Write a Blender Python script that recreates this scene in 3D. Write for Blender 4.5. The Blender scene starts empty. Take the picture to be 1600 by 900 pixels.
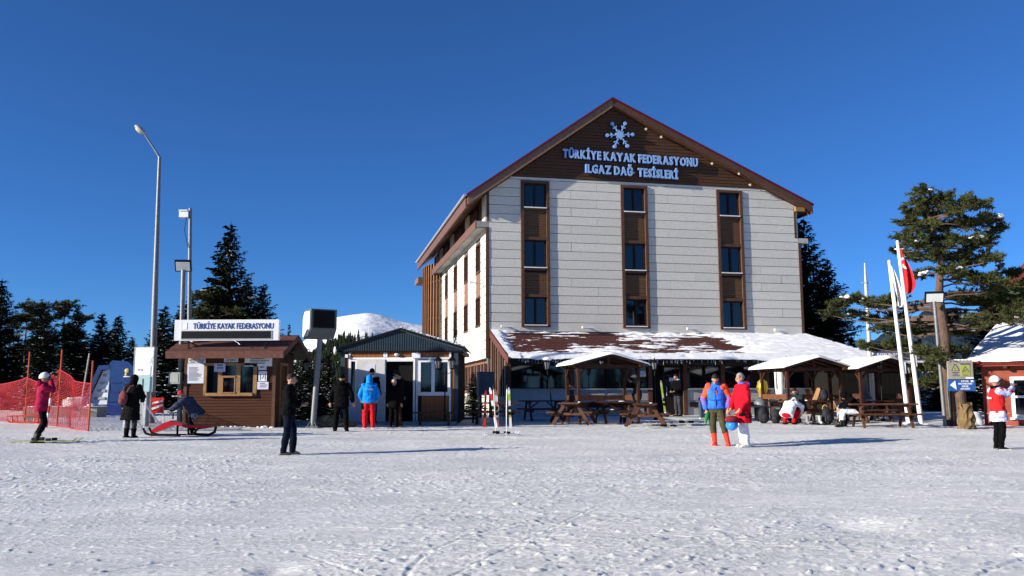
import bpy, bmesh, math, random
import numpy as np
from math import sin, cos, pi, radians
from mathutils import Vector, Matrix, noise as mnoise
random.seed(7)
S = bpy.context.scene
C = S.collection
# ------------------------------------------------------------------ camera
CAM_Z = 1.5
cd = bpy.data.cameras.new('camera'); cam = bpy.data.objects.new('camera', cd); C.objects.link(cam)
cd.sensor_width = 36; cd.lens = 36 * 1368.11 / 1600; cd.clip_end = 12000; cd.clip_start = .1
cam.matrix_world = Matrix.Translation((0, 0, CAM_Z)) @ Matrix.Rotation(pi / 2 + .1232, 4, 'X') @ Matrix.Rotation(-.004, 4, 'Z')
S.camera = cam
S.render.resolution_x = 1024; S.render.resolution_y = 576
# ------------------------------------------------------------------ sky and sun
SUN_EL = radians(17.5); SUN_DIR = Vector((-cos(radians(22)) * cos(SUN_EL), -sin(radians(22)) * cos(SUN_EL), sin(SUN_EL)))
w = bpy.data.worlds.new('World'); S.world = w; w.use_nodes = True
nt = w.node_tree; sky = nt.nodes.new('ShaderNodeTexSky'); sky.sky_type = 'NISHITA'; sky.sun_disc = False
sky.sun_elevation = SUN_EL; sky.sun_rotation = math.atan2(SUN_DIR.x, SUN_DIR.y)
sky.altitude = 2600; sky.air_density = 1.0; sky.dust_density = 0.0; sky.ozone_density = 10.0
bg = nt.nodes['Background']; bg.inputs[1].default_value = .080
nt.links.new(sky.outputs[0], bg.inputs[0])
sd = bpy.data.lights.new('sun', 'SUN'); sd.energy = 5.0; sd.angle = radians(.5); sd.color = (1, .925, .81)
so = bpy.data.objects.new('sun', sd); C.objects.link(so); so.location = (-60, -40, 60)
so.rotation_euler = (-SUN_DIR).to_track_quat('-Z', 'Y').to_euler()
S.view_settings.view_transform = 'Standard'; S.view_settings.look = 'None'; S.view_settings.gamma = 1
S.view_settings.exposure = 0.82
S.cycles.max_bounces = 6

# ------------------------------------------------------------------ helpers
GY = [-100, 0, 20, 25, 31, 36, 41, 60]; GZ = [-1.5, 0, .2, .38, .48, .58, .65, .7]
def G(x, y):
    return float(np.interp(y, GY, GZ) + .02 * min(12, max(0, -x - 3)) * min(1, max(0, y / 20)))
def tag(o, label=None, cat=None, group=None, kind=None):
    if label: o['label'] = label
    if cat: o['category'] = cat
    if group: o['group'] = group
    if kind: o['kind'] = kind
    return o
def thing(name, label, cat, loc, rot=0, group=None, scale=1):
    o = bpy.data.objects.new(name, None); C.objects.link(o); o.empty_display_size = .3
    o.location = loc; o.rotation_euler = (0, 0, rot)
    if scale != 1: o.scale = (scale,) * 3
    return tag(o, label, cat, group)
def gthing(name, label, cat, x, y, rot=0, group=None, dz=0, scale=1):
    return thing(name, label, cat, (x, y, G(x, y) + dz), rot, group, scale)
def copy_tree(o, parent=None):
    c = o.copy(); C.objects.link(c)
    if parent: c.parent = parent
    for ch in o.children: copy_tree(ch, c)
    return c
def bev(mb): return mb

class MB:
    def __init__(s): s.v = []; s.f = []; s.m = []; s.mi = 0
    def add(s, vs, fs):
        b = len(s.v); s.v += [tuple(p) for p in vs]
        s.f += [tuple(i + b for i in q) for q in fs]; s.m += [s.mi] * len(fs); return s
    def box(s, x0, x1, y0, y1, z0, z1):
        return s.add([(x0,y0,z0),(x1,y0,z0),(x1,y1,z0),(x0,y1,z0),(x0,y0,z1),(x1,y0,z1),(x1,y1,z1),(x0,y1,z1)],
                     [(0,3,2,1),(4,5,6,7),(0,1,5,4),(1,2,6,5),(2,3,7,6),(3,0,4,7)])
    def bar(s, p0, p1, w, h, up=(0, 0, 1)):           # square bar between two points
        p0, p1 = Vector(p0), Vector(p1); d = (p1 - p0).normalized(); u = Vector(up)
        if abs(d.dot(u)) > .98: u = Vector((0, 1, 0))
        a = d.cross(u).normalized() * w / 2; b = a.cross(d).normalized() * h / 2
        vs = [p + i * a + j * b for p in (p0, p1) for i, j in ((-1,-1),(1,-1),(1,1),(-1,1))]
        return s.add(vs, [(0,1,2,3),(7,6,5,4),(0,4,5,1),(1,5,6,2),(2,6,7,3),(3,7,4,0)])
    def tube(s, pts, rs, n=8, sx=1, sy=1):             # tapered tube through points, closed ends
        pts = [Vector(p) for p in pts]
        if not hasattr(rs, '__len__'): rs = [rs] * len(pts)
        b = len(s.v); ref = None; fs = []
        for i, p in enumerate(pts):
            d = (pts[min(i + 1, len(pts) - 1)] - pts[max(i - 1, 0)]).normalized()
            if ref is None: ref = Vector((0, 1, 0)) if abs(d.y) < .9 else Vector((1, 0, 0))
            a = (ref - d * ref.dot(d)).normalized(); c = d.cross(a); ref = a
            for k in range(n):
                t = 2 * pi * k / n; s.v.append(tuple(p + (a * cos(t) * sy + c * sin(t) * sx) * rs[i]))
        for i in range(len(pts) - 1):
            for k in range(n):
                k2 = (k + 1) % n
                fs.append((b + i*n + k, b + i*n + k2, b + (i+1)*n + k2, b + (i+1)*n + k))
        fs.append(tuple(b + k for k in reversed(range(n)))); fs.append(tuple(b + (len(pts)-1)*n + k for k in range(n)))
        s.f += fs; s.m += [s.mi] * len(fs); return s
    def ell(s, c, r, n=10, m=7, M=None):               # ellipsoid
        c = Vector(c); r = r if hasattr(r, '__len__') else (r, r, r); vs = []; fs = []
        for i in range(1, m):
            ph = pi * i / m
            for k in range(n):
                t = 2 * pi * k / n; p = Vector((r[0]*sin(ph)*cos(t), r[1]*sin(ph)*sin(t), r[2]*cos(ph)))
                vs.append(c + (M @ p if M else p))
        t_ = Vector((0, 0, r[2])); top = len(vs); vs.append(c + (M @ t_ if M else t_)); vs.append(c - (M @ t_ if M else t_))
        for i in range(m - 2):
            for k in range(n):
                k2 = (k+1) % n; fs.append((i*n+k, (i+1)*n+k, (i+1)*n+k2, i*n+k2))
        for k in range(n):
            k2 = (k+1) % n; fs.append((top, k, k2)); fs.append((top+1, (m-2)*n+k2, (m-2)*n+k))
        return s.add(vs, fs)
    def lathe(s, prof, c=(0, 0, 0), n=14):             # profile of (r, z)
        vs = [(c[0]+r*cos(2*pi*k/n), c[1]+r*sin(2*pi*k/n), c[2]+z) for r, z in prof for k in range(n)]
        fs = [(i*n+k, i*n+(k+1)%n, (i+1)*n+(k+1)%n, (i+1)*n+k) for i in range(len(prof)-1) for k in range(n)]
        fs.append(tuple(reversed(range(n)))); fs.append(tuple(range((len(prof)-1)*n, len(prof)*n)))
        return s.add(vs, fs)
    def prism(s, poly, t0, t1, ax='xz'):               # polygon in a plane pushed along the third axis
        n = len(poly)
        if n < 3: return s
        def P(a, b, t): return {'xz': (a, t, b), 'yz': (t, a, b), 'xy': (a, b, t)}[ax]
        vs = [P(a, b, t0) for a, b in poly] + [P(a, b, t1) for a, b in poly]
        ar = sum(poly[i][0]*poly[(i+1)%n][1] - poly[(i+1)%n][0]*poly[i][1] for i in range(n))
        flip = (ar > 0) == (ax in ('xz',))             # outward faces
        A = tuple(range(n)); B = tuple(range(n, 2*n))
        fs = [A if flip else A[::-1], B[::-1] if flip else B]
        for i in range(n):
            j = (i+1) % n; q = (i, i+n, j+n, j); fs.append(q if flip else q[::-1])
        if t1 < t0: fs = [f[::-1] for f in fs]
        return s.add(vs, fs)
    def xf(s, M, start=0):
        for i in range(start, len(s.v)): s.v[i] = tuple(M @ Vector(s.v[i]))
        return s
    def mesh(s, name, mats, smooth=False):
        me = bpy.data.meshes.new(name); me.from_pydata(s.v, [], s.f)
        for m in (mats if isinstance(mats, (list, tuple)) else [mats]): me.materials.append(m)
        if any(s.m): me.polygons.foreach_set('material_index', s.m)
        if smooth:
            me.polygons.foreach_set('use_smooth', [True] * len(me.polygons))
            try: me.set_sharp_from_angle(angle=radians(50))
            except Exception: pass
        me.update(); return me
    def build(s, name, mats, parent=None, smooth=False, dz=0):
        o = bpy.data.objects.new(name, s.mesh(name, mats, smooth)); C.objects.link(o)
        if parent: o.parent = parent
        o.location.z = dz; return o
def inst(me, name, parent, loc=(0, 0, 0), rot=(0, 0, 0)):
    o = bpy.data.objects.new(name, me); C.objects.link(o); o.parent = parent; o.location = loc; o.rotation_euler = rot; return o
def clip(poly, a, b, c):                               # keep a*x+b*y<=c
    out = []
    for i in range(len(poly)):
        p, q = poly[i], poly[(i+1) % len(poly)]; dp = a*p[0]+b*p[1]-c; dq = a*q[0]+b*q[1]-c
        if dp <= 0: out.append(p)
        if (dp < 0 < dq) or (dq < 0 < dp):
            t = dp/(dp-dq); out.append((p[0]+(q[0]-p[0])*t, p[1]+(q[1]-p[1])*t))
    return out

# ------------------------------------------------------------------ materials
def M(name, col, rough=.6, var=.2, vs=4, bump=.15, bs=40, metal=0, spec=.2, stretch=(1, 1, 1), col2=None, bdist=.01, coat=0):
    m = bpy.data.materials.new(name); m.use_nodes = True; t = m.node_tree; N = t.nodes; L = t.links
    b = N['Principled BSDF']; b.inputs['Roughness'].default_value = rough; b.inputs['Metallic'].default_value = metal
    b.inputs['Specular IOR Level'].default_value = spec
    if coat: b.inputs['Coat Weight'].default_value = coat
    tc = N.new('ShaderNodeTexCoord'); mp = N.new('ShaderNodeMapping'); mp.inputs['Scale'].default_value = stretch
    L.new(tc.outputs['Object'], mp.inputs[0])
    n1 = N.new('ShaderNodeTexNoise'); n1.inputs['Scale'].default_value = vs; n1.inputs['Detail'].default_value = 6
    L.new(mp.outputs[0], n1.inputs[0])
    cr = N.new('ShaderNodeValToRGB'); c2 = col2 or tuple(c * (1 - var) for c in col)
    hi = col if col2 else tuple(min(1, c * (1 + var * .6)) for c in col)
    cr.color_ramp.elements[0].color = (*c2, 1); cr.color_ramp.elements[1].color = (*hi, 1)
    cr.color_ramp.elements[0].position = .3; cr.color_ramp.elements[1].position = .7
    L.new(n1.outputs[0], cr.inputs[0]); L.new(cr.outputs[0], b.inputs['Base Color'])
    if bump:
        n2 = N.new('ShaderNodeTexNoise'); n2.inputs['Scale'].default_value = bs; n2.inputs['Detail'].default_value = 4
        L.new(mp.outputs[0], n2.inputs[0]); bp = N.new('ShaderNodeBump'); bp.inputs['Strength'].default_value = bump
        bp.inputs['Distance'].default_value = bdist; L.new(n2.outputs[0], bp.inputs['Height']); L.new(bp.outputs[0], b.inputs['Normal'])
    return m
def shade_by_object(m, amt=.25):                       # each separate piece slightly different in tone
    t = m.node_tree; N = t.nodes; L = t.links; b = N['Principled BSDF']; src = b.inputs['Base Color'].links[0].from_socket
    oi = N.new('ShaderNodeObjectInfo'); mr = N.new('ShaderNodeMapRange')
    mr.inputs['To Min'].default_value = 1 - amt; mr.inputs['To Max'].default_value = 1 + amt * .5
    L.new(oi.outputs['Random'], mr.inputs[0]); mx = N.new('ShaderNodeVectorMath'); mx.operation = 'SCALE'
    L.new(src, mx.inputs[0]); L.new(mr.outputs[0], mx.inputs['Scale']); L.new(mx.outputs[0], b.inputs['Base Color']); return m
WOOD_L = (1, 1, 12)
snow = M('packed_snow', (.86, .865, .88), .55, .04, 3, .6, 25, bdist=.02, spec=.3)
stucco = M('stucco_panel', (.64, .615, .55), .9, .07, 9, .55, 26, bdist=.03, spec=.1); shade_by_object(stucco, .06)
sidepan = M('pale_panel', (.66, .62, .53), .9, .06, 6, .6, 20, bdist=.02, spec=.1); shade_by_object(sidepan, .05)
joint = M('joint_backing', (.13, .13, .13), .9, .1)
gwood = M('gable_wood', (.085, .04, .02), .6, .3, 6, .3, 30, stretch=(.25, .25, 4))
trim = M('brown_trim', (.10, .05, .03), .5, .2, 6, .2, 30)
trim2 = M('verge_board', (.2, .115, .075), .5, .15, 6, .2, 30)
darkwood = M('dark_wood', (.018, .011, .008), .6, .3, 6, .3, 30)
infill = M('infill_board', (.12, .065, .033), .55, .25, 5, .3, 30, stretch=(.3, .3, 5))
maroon = M('maroon_roof', (.12, .012, .03), .4, .15)
tile = M('brown_tile', (.10, .035, .028), .7, .3, 5, .5, 20)
zinc = M('zinc', (.5, .52, .54), .4, .15, 8, .1, 30, metal=.6)
backdropm = M('backdrop_shade_black', (.007, .006, .005), .8, .3)  # deep shade put into the colour of the added backdrop
galv = M('galvanised_steel', (.19, .20, .205), .5, .2, 12, .15, 60, metal=.35)
glass = M('window_glass', (.004, .006, .010), .04, .1, 2, .03, 1.5, spec=.9)
black = M('black_paint', (.005, .005, .006), .5, .2, spec=.2)
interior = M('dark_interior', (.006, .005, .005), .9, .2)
white = M('white_paint', (.78, .78, .77), .4, .05)
whitem = M('white_plastic', (.7, .72, .74), .4, .06)
bwood = M('booth_wood', (.075, .025, .011), .55, .25, 5, .3, 30, stretch=(.3, .3, 5)); shade_by_object(bwood, .2)
cwood = M('cabin_wood', (.30, .105, .035), .5, .25, 5, .25, 30, stretch=(5, 5, .4)); shade_by_object(cwood, .12)
pinew = M('window_pine', (.30, .17, .075), .5, .3, 6, .3, 30)
twood = M('table_wood', (.085, .036, .02), .55, .35, 7, .4, 30); shade_by_object(twood, .3)
gzwood = M('gazebo_wood', (.055, .022, .012), .55, .35, 6, .35, 30)
anthra = M('anthracite_steel', (.035, .055, .07), .45, .15)
grey = M('grey_paint', (.35, .36, .36), .5, .12)
blue = M('sign_blue', (.02, .09, .32), .5, .15)
navy = M('letter_navy', (.015, .035, .14), .5, .1)
yellow = M('sign_yellow', (.36, .38, .07), .5, .1)
taupe = M('sign_taupe', (.3, .27, .22), .6, .1)
paper = M('paper', (.62, .64, .72), .8, .05)
ink = M('print_grey', (.12, .13, .16), .8, .1)
redp = M('red_plastic', (.5, .02, .015), .4, .15)
netred = M('red_net', (.40, .016, .024), .6, .15)
polered = M('orange_pole', (.42, .07, .03), .6, .2)
concrete = M('concrete', (.3, .29, .27), .85, .2, 6, .4, 30)
gold = M('brass', (.42, .30, .05), .35, .2, 8, .1, metal=.3)
bark = M('bark', (.09, .06, .045), .9, .4, 5, .8, 18, stretch=(1, 1, .4), bdist=.04)
barkp = M('pine_bark', (.11, .07, .05), .9, .4, 6, .8, 18, stretch=(1, 1, .5), bdist=.04)
needles = M('spruce_needles', (.012, .020, .009), .8, .4, 1.2, 0, spec=.08)
pineneed = M('pine_needles', (.050, .058, .020), .7, .5, 1.5, 0, spec=.1)
tsnow = M('branch_snow', (.87, .88, .90), .6, .03, 3, .3, 10)
redwall = M('red_render', (.24, .06, .038), .85, .25, 2.5, .6, 20, bdist=.02)
lantglass = M('lantern_pane', (.16, .17, .17), .2, .1, spec=.5)
lampglass = M('lamp_glass', (.6, .62, .6), .2, .1, spec=.8)
tarp = M('khaki_tarp', (.20, .16, .08), .8, .4, 8, .6, 14, bdist=.03)

# ------------------------------------------------------------------ text as mesh
_txc = bpy.data.curves.new('text_source', 'FONT'); _to = bpy.data.objects.new("text_source", _txc); C.objects.link(_to)
def text_raw(s, size, ext, bold):
    _txc.body = s; _txc.size = size; _txc.extrude = ext; _txc.offset = bold; _txc.resolution_u = 2
    bpy.context.view_layer.update(); dg = bpy.context.evaluated_depsgraph_get()
    me = bpy.data.meshes.new_from_object(_to.evaluated_get(dg)); v = [tuple(p.co) for p in me.vertices]; f = [tuple(p.vertices) for p in me.polygons]
    bpy.data.meshes.remove(me); return v, f
def text_into(mb, s, cx, y, z, h, width=None, ext=.004, bold=0, face='-y', align='c'):
    """flat or raised lettering in the xz plane facing -y, cap height h, squeezed to width"""
    v, f = text_raw(s, 1, ext / h * .7, bold)
    if not v: return
    xs = [p[0] for p in v]; x0, x1 = min(xs), max(xs); sc = h / .73; kx = width / (x1 - x0) if width else sc
    off = cx - (x1 + x0) / 2 * kx if align == 'c' else cx - x0 * kx
    mb.add([(p[0] * kx + off, y - p[2] * sc, z + p[1] * sc) for p in v], f)
# ------------------------------------------------------------------ ground
def hsh(ix, iy, seed):
    n = (ix.astype(np.int64) * 374761393 + iy.astype(np.int64) * 668265263 + seed * 1274126177) & 0xffffffff
    n = ((n ^ (n >> 13)) * 1103515245) & 0xffffffff
    n = ((n ^ (n >> 16)) * 2246822519) & 0xffffffff
    return ((n ^ (n >> 15)) & 0xffff) / 65535.0
def vnoise(x, y, seed=0):
    ix = np.floor(x); iy = np.floor(y); fx = x - ix; fy = y - iy; fx = fx*fx*(3-2*fx); fy = fy*fy*(3-2*fy)
    a = hsh(ix, iy, seed); b = hsh(ix+1, iy, seed); c = hsh(ix, iy+1, seed); d = hsh(ix+1, iy+1, seed)
    return (a + (b-a)*fx) * (1-fy) + (c + (d-c)*fx) * fy - .5
def fbm(x, y, seed, o=3):
    r = 0; a = 1
    for i in range(o): r = r + a * vnoise(x * 2**i, y * 2**i, seed + i); a *= .5
    return r
def grid_mesh(name, X, Y, Z, mats, smooth=True, parent=None):
    r, c = X.shape; me = bpy.data.meshes.new(name); me.vertices.add(r*c)
    me.vertices.foreach_set('co', np.stack([X, Y, Z], -1).astype(np.float32).ravel())
    i = np.arange(r*c).reshape(r, c); q = np.stack([i[:-1,:-1], i[:-1,1:], i[1:,1:], i[1:,:-1]], -1).reshape(-1, 4)
    me.loops.add(q.size); me.loops.foreach_set('vertex_index', q.ravel().astype(np.int32))
    me.polygons.add(len(q)); me.polygons.foreach_set('loop_start', np.arange(0, q.size, 4, dtype=np.int32))
    me.polygons.foreach_set('use_smooth', np.full(len(q), smooth))
    me.update(calc_edges=True)
    for m in (mats if isinstance(mats, list) else [mats]): me.materials.append(m)
    o = bpy.data.objects.new(name, me); C.objects.link(o)
    if parent: o.parent = parent
    return o
gs = M('trodden_snow', (.98, .975, .945), .5, .04, .5, .8, 22, bdist=.03, spec=.35)
_t = gs.node_tree; _N = _t.nodes; _L = _t.links; _b = _N['Principled BSDF']
_n2 = [n for n in _N if n.type == 'TEX_NOISE'][1]; _n2.inputs['Detail'].default_value = 9; _n2.inputs['Roughness'].default_value = .75
_mp = _N.new('ShaderNodeMapping'); _mp.inputs['Scale'].default_value = (.6, 1.5, 1); _mp.inputs['Rotation'].default_value = (0, 0, .3)
_tc = [n for n in _N if n.type == 'TEX_COORD'][0]; _L.new(_tc.outputs['Object'], _mp.inputs[0]); _L.new(_mp.outputs[0], _n2.inputs[0])
_n3 = _N.new('ShaderNodeTexNoise'); _n3.inputs['Scale'].default_value = 7; _n3.inputs['Detail'].default_value = 8; _n3.inputs['Roughness'].default_value = .7
_L.new(_mp.outputs[0], _n3.inputs[0]); _cr = _N.new('ShaderNodeValToRGB')      # loose white grains over greyer packed snow
_cr.color_ramp.elements[0].position = .47; _cr.color_ramp.elements[1].position = .66
_cr.color_ramp.elements[0].color = (.78, .79, .79, 1); _cr.color_ramp.elements[1].color = (.98, .98, .98, 1)
_L.new(_n3.outputs[0], _cr.inputs[0]); _mx = _N.new('ShaderNodeMix'); _mx.data_type = 'RGBA'; _mx.blend_type = 'MULTIPLY'; _mx.inputs[0].default_value = 1
_old = _b.inputs['Base Color'].links[0].from_socket
_L.new(_old, _mx.inputs[6]); _L.new(_cr.outputs[0], _mx.inputs[7]); _n4 = _N.new('ShaderNodeTexNoise'); _n4.inputs['Scale'].default_value = .55; _n4.inputs['Detail'].default_value = 6; _n4.inputs['Roughness'].default_value = .65; _L.new(_mp.outputs[0], _n4.inputs[0])
_c4 = _N.new('ShaderNodeValToRGB'); _c4.color_ramp.elements[0].position = .42; _c4.color_ramp.elements[1].position = .60; _c4.color_ramp.elements[0].color = (.85, .86, .86, 1); _c4.color_ramp.elements[1].color = (1, 1, 1, 1); _L.new(_n4.outputs[0], _c4.inputs[0])
_m4 = _N.new('ShaderNodeMix'); _m4.data_type = 'RGBA'; _m4.blend_type = 'MULTIPLY'; _m4.inputs[0].default_value = 1; _L.new(_mx.outputs[2], _m4.inputs[6]); _L.new(_c4.outputs[0], _m4.inputs[7]); _L.new(_m4.outputs[2], _b.inputs['Base Color'])

ys = np.concatenate([np.linspace(-120, 3, 14), 4 * (36 / 4) ** (np.linspace(0, 1, 760) ** 1.0), np.linspace(37, 80, 60)[0:], 85 * (7000/85) ** np.linspace(0, 1, 50)])
ss = np.concatenate([-.72 - (np.linspace(1, 0, 30)[:-1] ** 2) * 12, np.linspace(-.72, .72, 860), .72 + (np.linspace(0, 1, 30)[1:] ** 2) * 12])
Yg, Sg = np.meshgrid(ys, ss, indexing='ij'); Xg = Sg * (np.maximum(Yg, 4) + 1.5)
def Gn(X, Y):
    return np.interp(Y, GY, GZ) + .02 * np.clip(-X - 3, 0, 12) * np.clip(Y / 20, 0, 1)
Zg = Gn(Xg, Yg)
far = np.clip((Yg - 75) / 400, 0, 1); Zg = Zg - 60 * far ** 1.2
side = np.clip((np.abs(Xg) - 60) / 300, 0, 1) * np.clip(1 - far, 0, 1); Zg -= 20 * side
near = np.clip((60 - Yg) / 25, 0, 1) * np.clip((70 - np.abs(Xg)) / 30, 0, 1)
rx = Xg * cos(.35) + Yg * sin(.35); ry = -Xg * sin(.35) + Yg * cos(.35)
patch = np.clip(fbm(Xg * .35, Yg * .5, 5, 3) * 2.2 + .45, 0, 1)
rel = fbm(Xg * .4, Yg * .4, 11, 2) * .045 + fbm(rx * 1.6, ry * 3, 21, 3) * .007
rel -= .075 * np.exp(-((Xg - 3.75) / .45) ** 2 - ((Yg - 9.9) / .5) ** 2) + .04 * np.exp(-((Xg + 2.0) / .16) ** 2 - ((Yg - 7.55) / .2) ** 2)
rough_ = fbm(rx * 5, ry * 11, 31, 3); rel += rough_ * .008 * (.4 + patch) + np.abs(fbm(Xg * 19, Yg * 24, 41, 2)) * .008 * (.65 + .8 * patch) + np.clip(vnoise(rx * 11, ry * 26, 131) - .31, 0, 1) * .085 + np.clip(fbm(rx * 7, ry * 19, 91, 3) - .29, 0, 1) * .055 * (.3 + patch)
# churned footprints
pit = np.clip(vnoise(Xg * 3.2, Yg * 3.2, 77) - .28, 0, 1) * .07 * np.clip(fbm(Xg * .4, Yg * .6, 79, 2) * 3, 0, 1)
rel -= pit
def track(x0, y0, x1, y1, bend, wd=.05, dp=.02):       # ski run line: a groove with a raised lip
    global rel
    t = np.linspace(0, 1, 25); px = x0 + (x1-x0)*t + bend*np.sin(pi*t)*(-(y1-y0)); py = y0 + (y1-y0)*t + bend*np.sin(pi*t)*(x1-x0)
    m = (Xg > px.min()-.3) & (Xg < px.max()+.3) & (Yg > py.min()-.3) & (Yg < py.max()+.3)
    if not m.any(): return
    qx = Xg[m][:, None]; qy = Yg[m][:, None]; ax, ay, bx, by = px[:-1], py[:-1], np.diff(px), np.diff(py); tt = np.clip(((qx-ax)*bx + (qy-ay)*by)/(bx*bx+by*by), 0, 1); d = np.sqrt(((qx-ax-tt*bx)**2 + (qy-ay-tt*by)**2).min(1))
    rel[m] += -dp * np.exp(-(d/wd)**2) + .6*dp*np.exp(-((d-1.8*wd)/wd)**2)
rt = random.Random(3)
for i in range(34):
    y0 = rt.uniform(6, 19); x0 = rt.uniform(-.65, .6) * y0; a = rt.gauss(.05, .45); l = rt.uniform(1.5, 8)
    track(x0, y0, x0 + l*cos(a), y0 + l*sin(a), rt.gauss(0, .10), rt.uniform(.018, .03), rt.uniform(.005, .012))
    if i % 2: track(x0 + .1, y0 + .28, x0 + .1 + l*cos(a), y0 + .28 + l*sin(a), rt.gauss(0, .08), .02, .005)
Zg = Zg + rel * near
ground = grid_mesh('snow_ground', Xg, Yg, Zg, gs); tag(ground, kind='structure')

# ------------------------------------------------------------------ snowy mountain and dark hill
mx_ = np.linspace(-1400, 900, 240); my_ = np.linspace(520, 2400, 150); MX, MY = np.meshgrid(mx_, my_)
ang = MX / MY * 1500                                    # rough bearing
def ridge(b): return np.interp(b, [-1200, -700, -520, -430, -385, -362, -330, -302, -275, -250, -225, -185, -140, -40, 80, 400], [6, 14, 30, 56, 78, 95, 122, 139, 144, 146, 140, 126, 119, 112, 90, 40])
prof = np.clip((MY - 520) / 980, 0, 1); prof = prof ** 1.25
back = np.clip(1 - (MY - 1500) / 1100, 0, 1)
MZ = -60 + (ridge(ang) + 60) * prof * np.where(MY > 1500, back, 1)
MZ += (fbm(MX / 150, MY / 220, 3, 4) * 30 + fbm(MX / 45, MY / 90, 8, 3) * 7) * prof * (1 - .75 * np.exp(-((MY - 1500) / 200) ** 2))
msnow = M('mountain_snow', (.80, .81, .83), .8, .10, .02, .9, .05, bdist=3)
mt = grid_mesh('snowy_mountain', MX, MY, MZ, msnow); tag(mt, kind='structure')
fo = MB(); rf = random.Random(9)
for i in range(2600):
    y = rf.uniform(430, 1050) if i % 2 else rf.uniform(960, 1290); b = rf.gauss(-360, 95) if i % 2 else rf.gauss(-322, 30); x = b * y / 1500
    if i % 2 and rf.random() < (y - 430) / 900: continue
    ix = min(149, max(0, int((y - 520) / 1880 * 149))); jx = min(239, max(0, int((x + 1400) / 2300 * 239)))
    z = MZ[ix, jx] if y > 520 else -60 + (520 - y) * .05
    if i % 2 and vnoise(np.array([x / 50.]), np.array([y / 90.]), 4)[0] < -.02: continue
    h = rf.uniform(8, 16); r = h * .2
    for lvl in range(3):
        zz = z + h * (.12 + .27 * lvl); rr = r * (1 - .27 * lvl); b0 = len(fo.v)
        fo.v += [(x + rr*cos(k*1.2566+i), y + rr*sin(k*1.2566+i), zz) for k in range(5)] + [(x, y, zz + h*.4)]
        fo.f += [(b0+k, b0+(k+1) % 5, b0+5) for k in range(5)]; fo.m += [0]*5
tag(fo.build('far_forest', needles), 'scattered dark conifers on the lower slopes of the snowy mountain', 'forest', kind='stuff')
hx = np.linspace(60, 420, 120); hy = np.linspace(260, 560, 60); HX, HY = np.meshgrid(hx, hy); hb = HX / HY * 400
HZ = -60 + (np.interp(hb, [90, 130, 160, 190, 215, 260, 330], [-60, -2, 24, 39, 36, 30, 34]) + 60) * np.clip((HY - 260) / 140, 0, 1) * np.clip(1.6 - (HY - 400) / 200, 0, 1)
HZ += fbm(HX / 9, HY / 9, 6, 3) * 5
bf = MB(); rb_ = random.Random(31)
for i in range(110):
    x = rb_.uniform(-130, 130); y = rb_.uniform(-52, -40); h = rb_.uniform(6, 12); r = h * .24; g0_ = -2.2
    for lvl in range(7):
        zz = g0_ + h * (.04 + .13 * lvl); rr = r * (1 - .13 * lvl); b0 = len(bf.v); n = 11; a0 = rb_.random() * 6
        bf.v += [(x + rr*(1 if k % 2 else .55)*cos(k*2*pi/n+a0), y + rr*(1 if k % 2 else .55)*sin(k*2*pi/n+a0), zz - .25*(k % 2)) for k in range(n)] + [(x, y, zz + h*.2)]
        bf.f += [(b0+k, b0+(k+1) % n, b0+n) for k in range(n)]; bf.m += [0]*n
for k in range(52):  # unseen ridge strip, added behind the trees to darken window reflections
    xa, xb = -260 + k*10, -250 + k*10; b0 = len(bf.v); za = 1 + 3*sin(k*1.3) + 2*sin(k*.37); zb = 1 + 3*sin((k+1)*1.3) + 2*sin((k+1)*.37)
    bf.v += [(xa, -66, -6), (xb, -66, -6), (xb, -74, zb), (xa, -74, za), (xa, -90, -6), (xb, -90, -6)]; bf.f += [(b0, b0+1, b0+2, b0+3), (b0+3, b0+2, b0+5, b0+4)]; bf.m += [0, 0]
tag(bf.build('forest_edge', needles), 'dark conifer wood on the far side of the snow field, behind the viewer', 'forest', kind='stuff')
hillm = M('forested_slope', (.022, .036, .055), .95, .5, .06, 1, .25, bdist=3, spec=.05)  # hill's own shadow and blue haze put into the base colour
tag(grid_mesh('forested_hill', HX, HY, HZ, hillm), kind='structure')
# ------------------------------------------------------------------ hotel (x along the facade, y into the building, z above sea of camera zero)
HO = (-1.1836, 41.0, .6); HR = .215; HZ0 = -.6
hotel = thing('hotel_building', 'large pale panelled mountain hotel with brown timber gable and steep roof', 'building', HO, HR)
def hb_(mb, name, mats, parent=hotel, smooth=False): return mb.build(name, mats, parent, smooth, dz=HZ0 if parent is hotel or parent in TOPS else 0)
TOPS = set()
Lp, Ap, Rp = (-.99, 10.89), (6.25, 16.09), (16.95, 11.20)
sl = (Ap[1]-Lp[1])/(Ap[0]-Lp[0]); sr = (Ap[1]-Rp[1])/(Rp[0]-Ap[0])
def under(poly, dl=.44, dr=.34):                        # keep what lies under the roof slabs
    poly = clip(poly, -sl, 1, Lp[1] - dl - sl*Lp[0])
    return clip(poly, sr, 1, Rp[1] - dr + sr*Rp[0])
rect = lambda a, b, c, d: [(a, c), (b, c), (b, d), (a, d)]
UE = 16.36; LEN = 20.3
cols = [(1.67, 3.05), (6.73, 8.09), (11.83, 13.21)]
bands = [(0.1, 1.67), (3.05, 6.73), (8.09, 11.83), (13.21, 16.28)]
ZB, ZT = 4.81, 11.84; GB = 12.04; RH = .432
core = MB(); core.prism(under(rect(.6, UE - .05, .3, 17)), .34, LEN)
hb_(core, 'wall_core', joint)
fw = MB()
for a, b in [(.05, 1.67), (3.05, 6.73), (8.09, 11.83), (13.21, UE - .05)]: fw.prism(under(rect(a, b, 3.0, GB)), .005, .33)
for a, b in cols: fw.box(a, b, .005, .33, 3.0, ZB); fw.box(a, b, .005, .33, ZT, GB)
hb_(fw, 'front_wall', joint)
rp = random.Random(5)
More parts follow.
